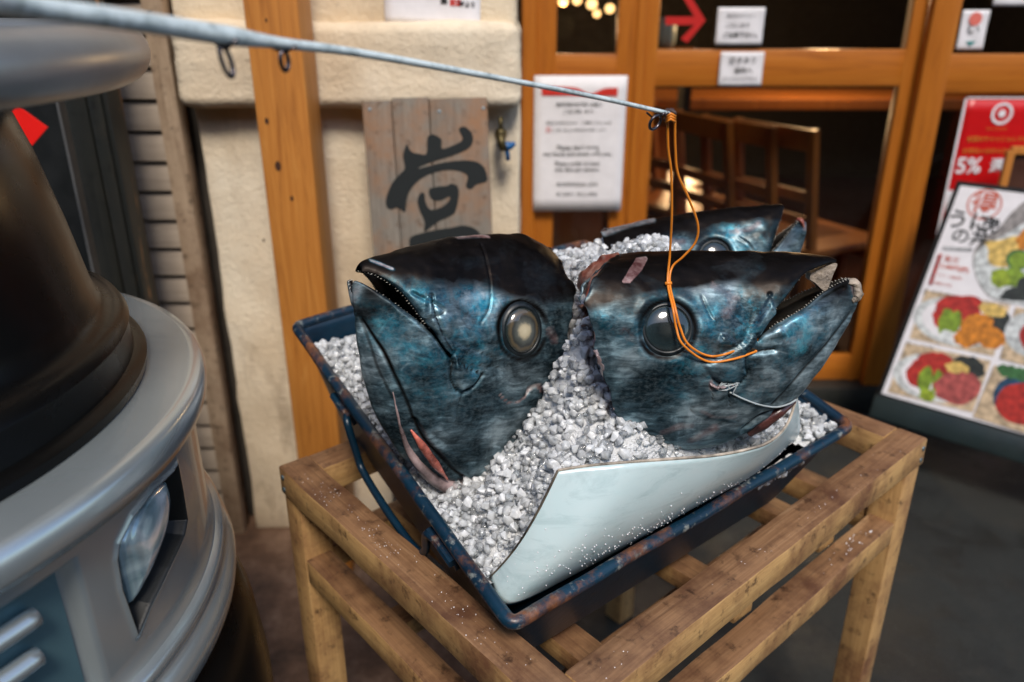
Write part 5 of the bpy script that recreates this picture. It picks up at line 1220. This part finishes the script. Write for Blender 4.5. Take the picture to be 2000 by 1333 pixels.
# ------------------------------------------------------------------ orange cord
tipz = rpt[-1]
sA_ = [(1304, 236), (1305, 290), (1311, 340), (1312, 420), (1308, 500), (1303, 556), (1303, 600), (1310, 640), (1334, 680), (1380, 705), (1430, 701), (1474, 684)]
sB_ = [(1318, 236), (1319, 290), (1324, 340), (1346, 390), (1363, 440), (1358, 474), (1334, 502), (1313, 522), (1307, 556), (1309, 600), (1320, 642), (1346, 678), (1384, 695), (1430, 690), (1479, 664)]
def strand(S_):
    out = []
    for i, (px, py) in enumerate(S_):
        if py > 530: h = TR['hit3'](px, py, .0022+.0155*max(0, 1-max(0, math.hypot(px-EYE_R[0], py-EYE_R[1])-48)/16) if math.hypot(px-EYE_R[0], py-EYE_R[1]) < 64 else .0022)
        else:
            f = (py-236)/(530-236); h0 = TR['hit3'](1308, 530, .0022); y_ = tipz.y*(1-f)+(h0.y-.002)*f; h = ony(px, py, y_)
        out.append(tuple(h))
    return out
M['cord'] = flat('orange_elastic', (.80, .25, .02), .38)
bm = bmesh.new()
for S_ in (sA_, sB_): tube(bm, [Vector(p) for p in spline(strand(S_), 150)], .0013, 8)
a = TR['hit3'](1474, 684, .0022); c_ = TR['hit3'](1480, 664, .0022); tube(bm, [a, (a+c_)/2+Vector((.003, -.001, 0)), c_], .0016, 8)
for dx_ in (-.0015, .001, .0035): 
    q0 = ony(1309, 229, tipz.y-.003); tube(bm, [q0+Vector((-.004, .0, -.004+dx_)), q0+Vector((0, -.003, dx_)), q0+Vector((.005, 0, -.003+dx_))], .0014, 6)
q0 = Vector(strand([(1305, 556)])[0]); tube(bm, [q0+Vector((-.004, -.001, 0)), q0+Vector((.003, -.001, .0005))], .002, 8)
tag(obj('elastic_cord', bm, 'cord', None, True), 'looped orange elastic cord hanging from the rod tip into the right fish mouth', 'cord')
#ICE
# ------------------------------------------------------------------ ice
anch = [(960, 1120, .735), (905, 1060, .742), (880, 985, .742), (850, 965, .742), (1000, 960, .790), (930, 965, .752), (1000, 900, .800), (1060, 850, .835), (600, 660, .80), (640, 640, .80), (1090, 905, .850), (1090, 930, .842), (1180, 890, .862), (1100, 800, .868), (1160, 760, .893), (1140, 690, .940), (1145, 620, .975), (1250, 830, .875), (1330, 855, .868),
        (1420, 870, .858), (1480, 860, .862), (1530, 815, .845), (1560, 870, .760), (1590, 845, .765), (1500, 915, .750), (1560, 800, .79), (1620, 832, .745), (1600, 800, .76), (700, 740, .812), (650, 700, .828), (740, 800, .800), (780, 880, .775), (830, 930, .758), (1040, 1000, .80), (1020, 1080, .745)]
AP = np.array([tuple(onz(*q)) for q in anch]+[tuple(ony(1130, 515, 1.06)), tuple(ony(1200, 488, 1.08)), tuple(ony(1265, 475, 1.05)), tuple(ony(1160, 520, 1.0)), tuple(RB-nT*.05), tuple((RL+RB)/2-nT*.05), tuple((RR+RB)/2-nT*.05)])
def hz(x, y):
    d2 = (AP[:, 0][None]-x[:, None])**2+(AP[:, 1][None]-y[:, None])**2; w_ = 1/(d2+.00012)**1.6; return (w_*AP[:, 2][None]).sum(1)/w_.sum(1)
e1 = RR-RF; e2 = RL-RF
def field(u, v_): P = np.array(RF)[None]+u[:, None]*np.array(e1)[None]+v_[:, None]*np.array(e2)[None]; return P
G = 110; uu, vv = np.meshgrid(np.linspace(.02, .98, G), np.linspace(.02, .98, G)); P = field(uu.ravel(), vv.ravel())
pl = P[:, 2].copy()
def iceh(P_, u, v_):
    h = hz(P_[:, 0], P_[:, 1]); ed = np.minimum(np.minimum(u, 1-u), np.minimum(v_, 1-v_)); lim = P_[:, 2]-.035+np.clip(ed, 0, 1)*2.6
    # outside the plastic sheet the ice lies low
    return np.minimum(h, lim)
H = iceh(P, uu.ravel(), vv.ravel())
sx_ = np.array([[p[0], p[1]] for p in P1s]); 
bed = bmesh.new(); g = [bed.verts.new((P[i, 0], P[i, 1], H[i]-.005)) for i in range(G*G)]
for j in range(G-1):
    for i in range(G-1): bed.faces.new((g[j*G+i], g[j*G+i+1], g[(j+1)*G+i+1], g[(j+1)*G+i]))
# sheet surface as polygons in world for keeping ice behind it
shb = bmesh.new(); rws = []
for k in range(9):
    rws.append([shb.verts.new(Vector(P0s[i]).lerp(Vector(P1s[i]), k/8)+Vector((0, 1, .35)).normalized()*(-.014*math.sin(PI*k/8))) for i in range(0, 60, 3)])
for A_, B_ in zip(rws, rws[1:]):
    for i in range(len(A_)-1): shb.faces.new((A_[i], B_[i], B_[i+1], A_[i+1]))
shv = BVHTree.FromBMesh(shb)
B3_, T3_ = np.array(P1s), np.array(P0s)
def outside_sheet(p):
    f_ = np.clip((p.z-B3_[:, 2])/(T3_[:, 2]-B3_[:, 2]), 0, 1)[:, None]; PX = (B3_+(T3_-B3_)*f_)[:, :2]
    d_ = np.hypot(PX[:, 0]-p.x, PX[:, 1]-p.y); i_ = int(d_.argmin())
    if 0 < i_ < 59:
        a_, b_ = PX[i_-1], PX[i_+1]; cr_ = (b_[0]-a_[0])*(p.y-a_[1])-(b_[1]-a_[1])*(p.x-a_[0])
        if cr_ < 0: return True
    """True where the sheet stands between the point and the pile (point is on the front side)"""
    c0 = Vector((.06, .95, p.z)); d = (c0-p); L_ = d.length; h = shv.ray_cast(p, d.normalized(), L_); return h[0] is not None
def inwall(u_, v__, z_, zrim): return min(u_, 1-u_, v__, 1-v__) > .012+.065*max(0, (zrim-z_)*nT.z)/DEP
protos = []
for k in range(16):
    bm = bmesh.new(); sc = Vector((random.uniform(.85, 1.25), random.uniform(.75, 1.0), random.uniform(.6, .9)))
    for _ in range(17):
        p = Vector([random.gauss(0, 1) for _ in range(3)]).normalized()*random.uniform(.8, 1.08); bm.verts.new((p.x*sc.x, p.y*sc.y, p.z*sc.z))
    q = bmesh.ops.convex_hull(bm, input=bm.verts); bmesh.ops.delete(bm, geom=[v_ for v_ in bm.verts if not v_.link_faces], context='VERTS')
    bmesh.ops.dissolve_limit(bm, angle_limit=.25, verts=list(bm.verts), edges=list(bm.edges))
    bmesh.ops.bevel(bm, geom=list(bm.edges), offset=.20, segments=3, profile=.55, affect='EDGES', clamp_overlap=True)
    bmesh.ops.triangulate(bm, faces=bm.faces); bmesh.ops.remove_doubles(bm, verts=bm.verts, dist=.01)
    for v_ in bm.verts: v_.co += v_.co.normalized()*(.07*noise.noise(v_.co*3+Vector((k*5., 0, 0))))
    bm.verts.index_update(); protos.append((np.array([tuple(v_.co) for v_ in bm.verts]), np.array([[v_.index for v_ in f.verts] for f in bm.faces]))); bm.free()
def scatter(points, rad, name, mat, tagl, cat):
    V = []; F = []; off = 0
    for p, r_ in zip(points, rad):
        a, f = protos[random.randrange(len(protos))]; ax = Vector([random.gauss(0, 1) for _ in range(3)]).normalized()
        R = np.array(Matrix.Rotation(random.uniform(0, 6.3), 3, ax)); V.append(a@R.T*r_+np.array(p)); F.append(f+off); off += len(a)
    V = np.concatenate(V); F = np.concatenate(F); me = bpy.data.meshes.new(name)
    me.vertices.add(len(V)); me.vertices.foreach_set('co', V.astype(np.float32).ravel()); me.loops.add(F.size); me.loops.foreach_set('vertex_index', F.astype(np.int32).ravel())
    me.polygons.add(len(F)); me.polygons.foreach_set('loop_start', np.arange(0, F.size, 3, dtype=np.int32)); me.update(calc_edges=True)
    return me
pts = []; rad = []
N_ = 13500; u = rng.uniform(.015, .985, N_); v_ = rng.uniform(.015, .985, N_); Pq = field(u, v_); Hq = iceh(Pq, u, v_)
heads = (TL, TR, TB)
def inside_head(p):
    for T in heads:
        q = T['Mi'] @ p; h, nn, i, d = T['bvh'].find_nearest(q)
        if h is None: continue
        if d < .05 and (q-h).dot(nn) < -.003: return True
    return False
for i in range(N_):
    layer = 0 if i < N_*.62 else 1
    p = Vector((Pq[i, 0], Pq[i, 1], Hq[i]+(random.uniform(-.006, .005) if layer == 0 else random.uniform(-.002, .010))))
    if outside_sheet(p):
        low = Pq[i, 2]-.030-random.uniform(0, .012)
        if u[i] < .55: continue
        p.z = min(p.z, low)
    if shv.find_nearest(p)[3] < .0065 or (u[i] < .06 and v_[i] < .06): continue
    if not inwall(u[i], v_[i], p.z-.006, Pq[i, 2]): continue
    if inside_head(p): continue
    pts.append(tuple(p)); rad.append(random.uniform(.0055, .0088) if random.random() < .62 else random.uniform(.0030, .0050))
me = scatter(pts, rad, 'crushed_ice', 'ice', '', '')
bm = bmesh.new(); bm.from_mesh(me); tmp = bpy.data.meshes.new('b'); 
me.materials.append(M['ice'])
io = bpy.data.objects.new('crushed_ice', me); COL.objects.link(io); me.shade_smooth()
bedv = [v_ for v_ in bed.verts]
bed2 = bed.copy(); bed.verts.ensure_lookup_table(); bed2.verts.ensure_lookup_table()
for v2 in bed2.verts: v2.co.z = (nT.dot(RF)-nT.x*v2.co.x-nT.y*v2.co.y)/nT.z-.040+.004*noise.noise(v2.co*90)
outm = [outside_sheet(v2.co.copy()+Vector((0, 0, .02))) for v2 in bed.verts]
outm2 = [outside_sheet(v2.co.copy()) for v2 in bed2.verts]
bed.verts.ensure_lookup_table(); ub, vb = uu.ravel(), vv.ravel()
bmesh.ops.delete(bed, geom=[bed.verts[i] for i in range(G*G) if not inwall(ub[i], vb[i], bed.verts[i].co.z, P[i, 2]) or outm[i]], context='VERTS')
bm.free(); bm = bmesh.new(); bm.from_mesh(me)
bmesh.ops.delete(bed2, geom=[bed2.verts[i] for i in range(G*G) if not outm2[i] or ub[i] < .72 or bed2.verts[i].co.x < .26 or min(ub[i], 1-ub[i], vb[i], 1-vb[i]) < .035], context='VERTS')
nfi = len(bm.faces)
bedm = bpy.data.meshes.new('bed'); bed.to_mesh(bedm); bm.from_mesh(bedm); bed2.to_mesh(bedm); bm.from_mesh(bedm); bm.faces.ensure_lookup_table()
for f in bm.faces[nfi:]: f.material_index = 1; f.smooth = True
bm.to_mesh(me); bm.free(); me.materials.append(M['icebed'])
tag(io, 'heap of clear crushed ice nuggets filling the blue tray around the fish heads', 'ice', kind='stuff')
# crumbs on the rails and the plastic sheet
cp, cr = [], []
for (a, b2, n_, sp_) in ((tA+uCB*.02, tC+uCB*.02, 110, .020), (tC-uAC*.02, tB-uAC*.02, 70, .018)):
    for _ in range(n_):
        f = min(1, max(.03, random.choice((random.gauss(.18, .05), random.gauss(.42, .05), random.gauss(.7, .1))))); p = a.lerp(b2, f); p = p+Vector((random.uniform(-sp_, sp_)*.8, random.uniform(-sp_, sp_)*.5, 0)); cp.append((p.x, p.y, ZTOP+.0008)); cr.append(random.uniform(.0003, .0010)*random.choice((1, 1, .6)))
for _ in range(190):
    i = int(min(58, max(1, random.gauss(26, 12)))); f = min(.97, max(.1, random.gauss(.62, .12)+.006*(i-26)*-.5)); q = Vector(P0s[i]).lerp(Vector(P1s[i]), f)+Vector((0, 1, .35)).normalized()*(-.014*math.sin(PI*f)-.0016)
    cp.append(tuple(q)); cr.append(random.uniform(.0004, .0013))
for _ in range(28):
    f = random.gauss(.8, .05); q = (tC-uAC*.024).lerp(tB-uAC*.024, f); cp.append((q.x+random.uniform(-.012, .012), q.y+random.uniform(-.006, .006), ZL+.0045)); cr.append(random.uniform(.0004, .0018))
me = scatter(cp, cr, 'ice_crumbs', 'ice', '', ''); me.materials.append(M['paper'])
ic = bpy.data.objects.new('ice_crumbs', me); COL.objects.link(ic); me.shade_smooth(); tag(ic, 'tiny melting ice crumbs scattered over the stand rails and plastic sheet', 'ice', kind='stuff')
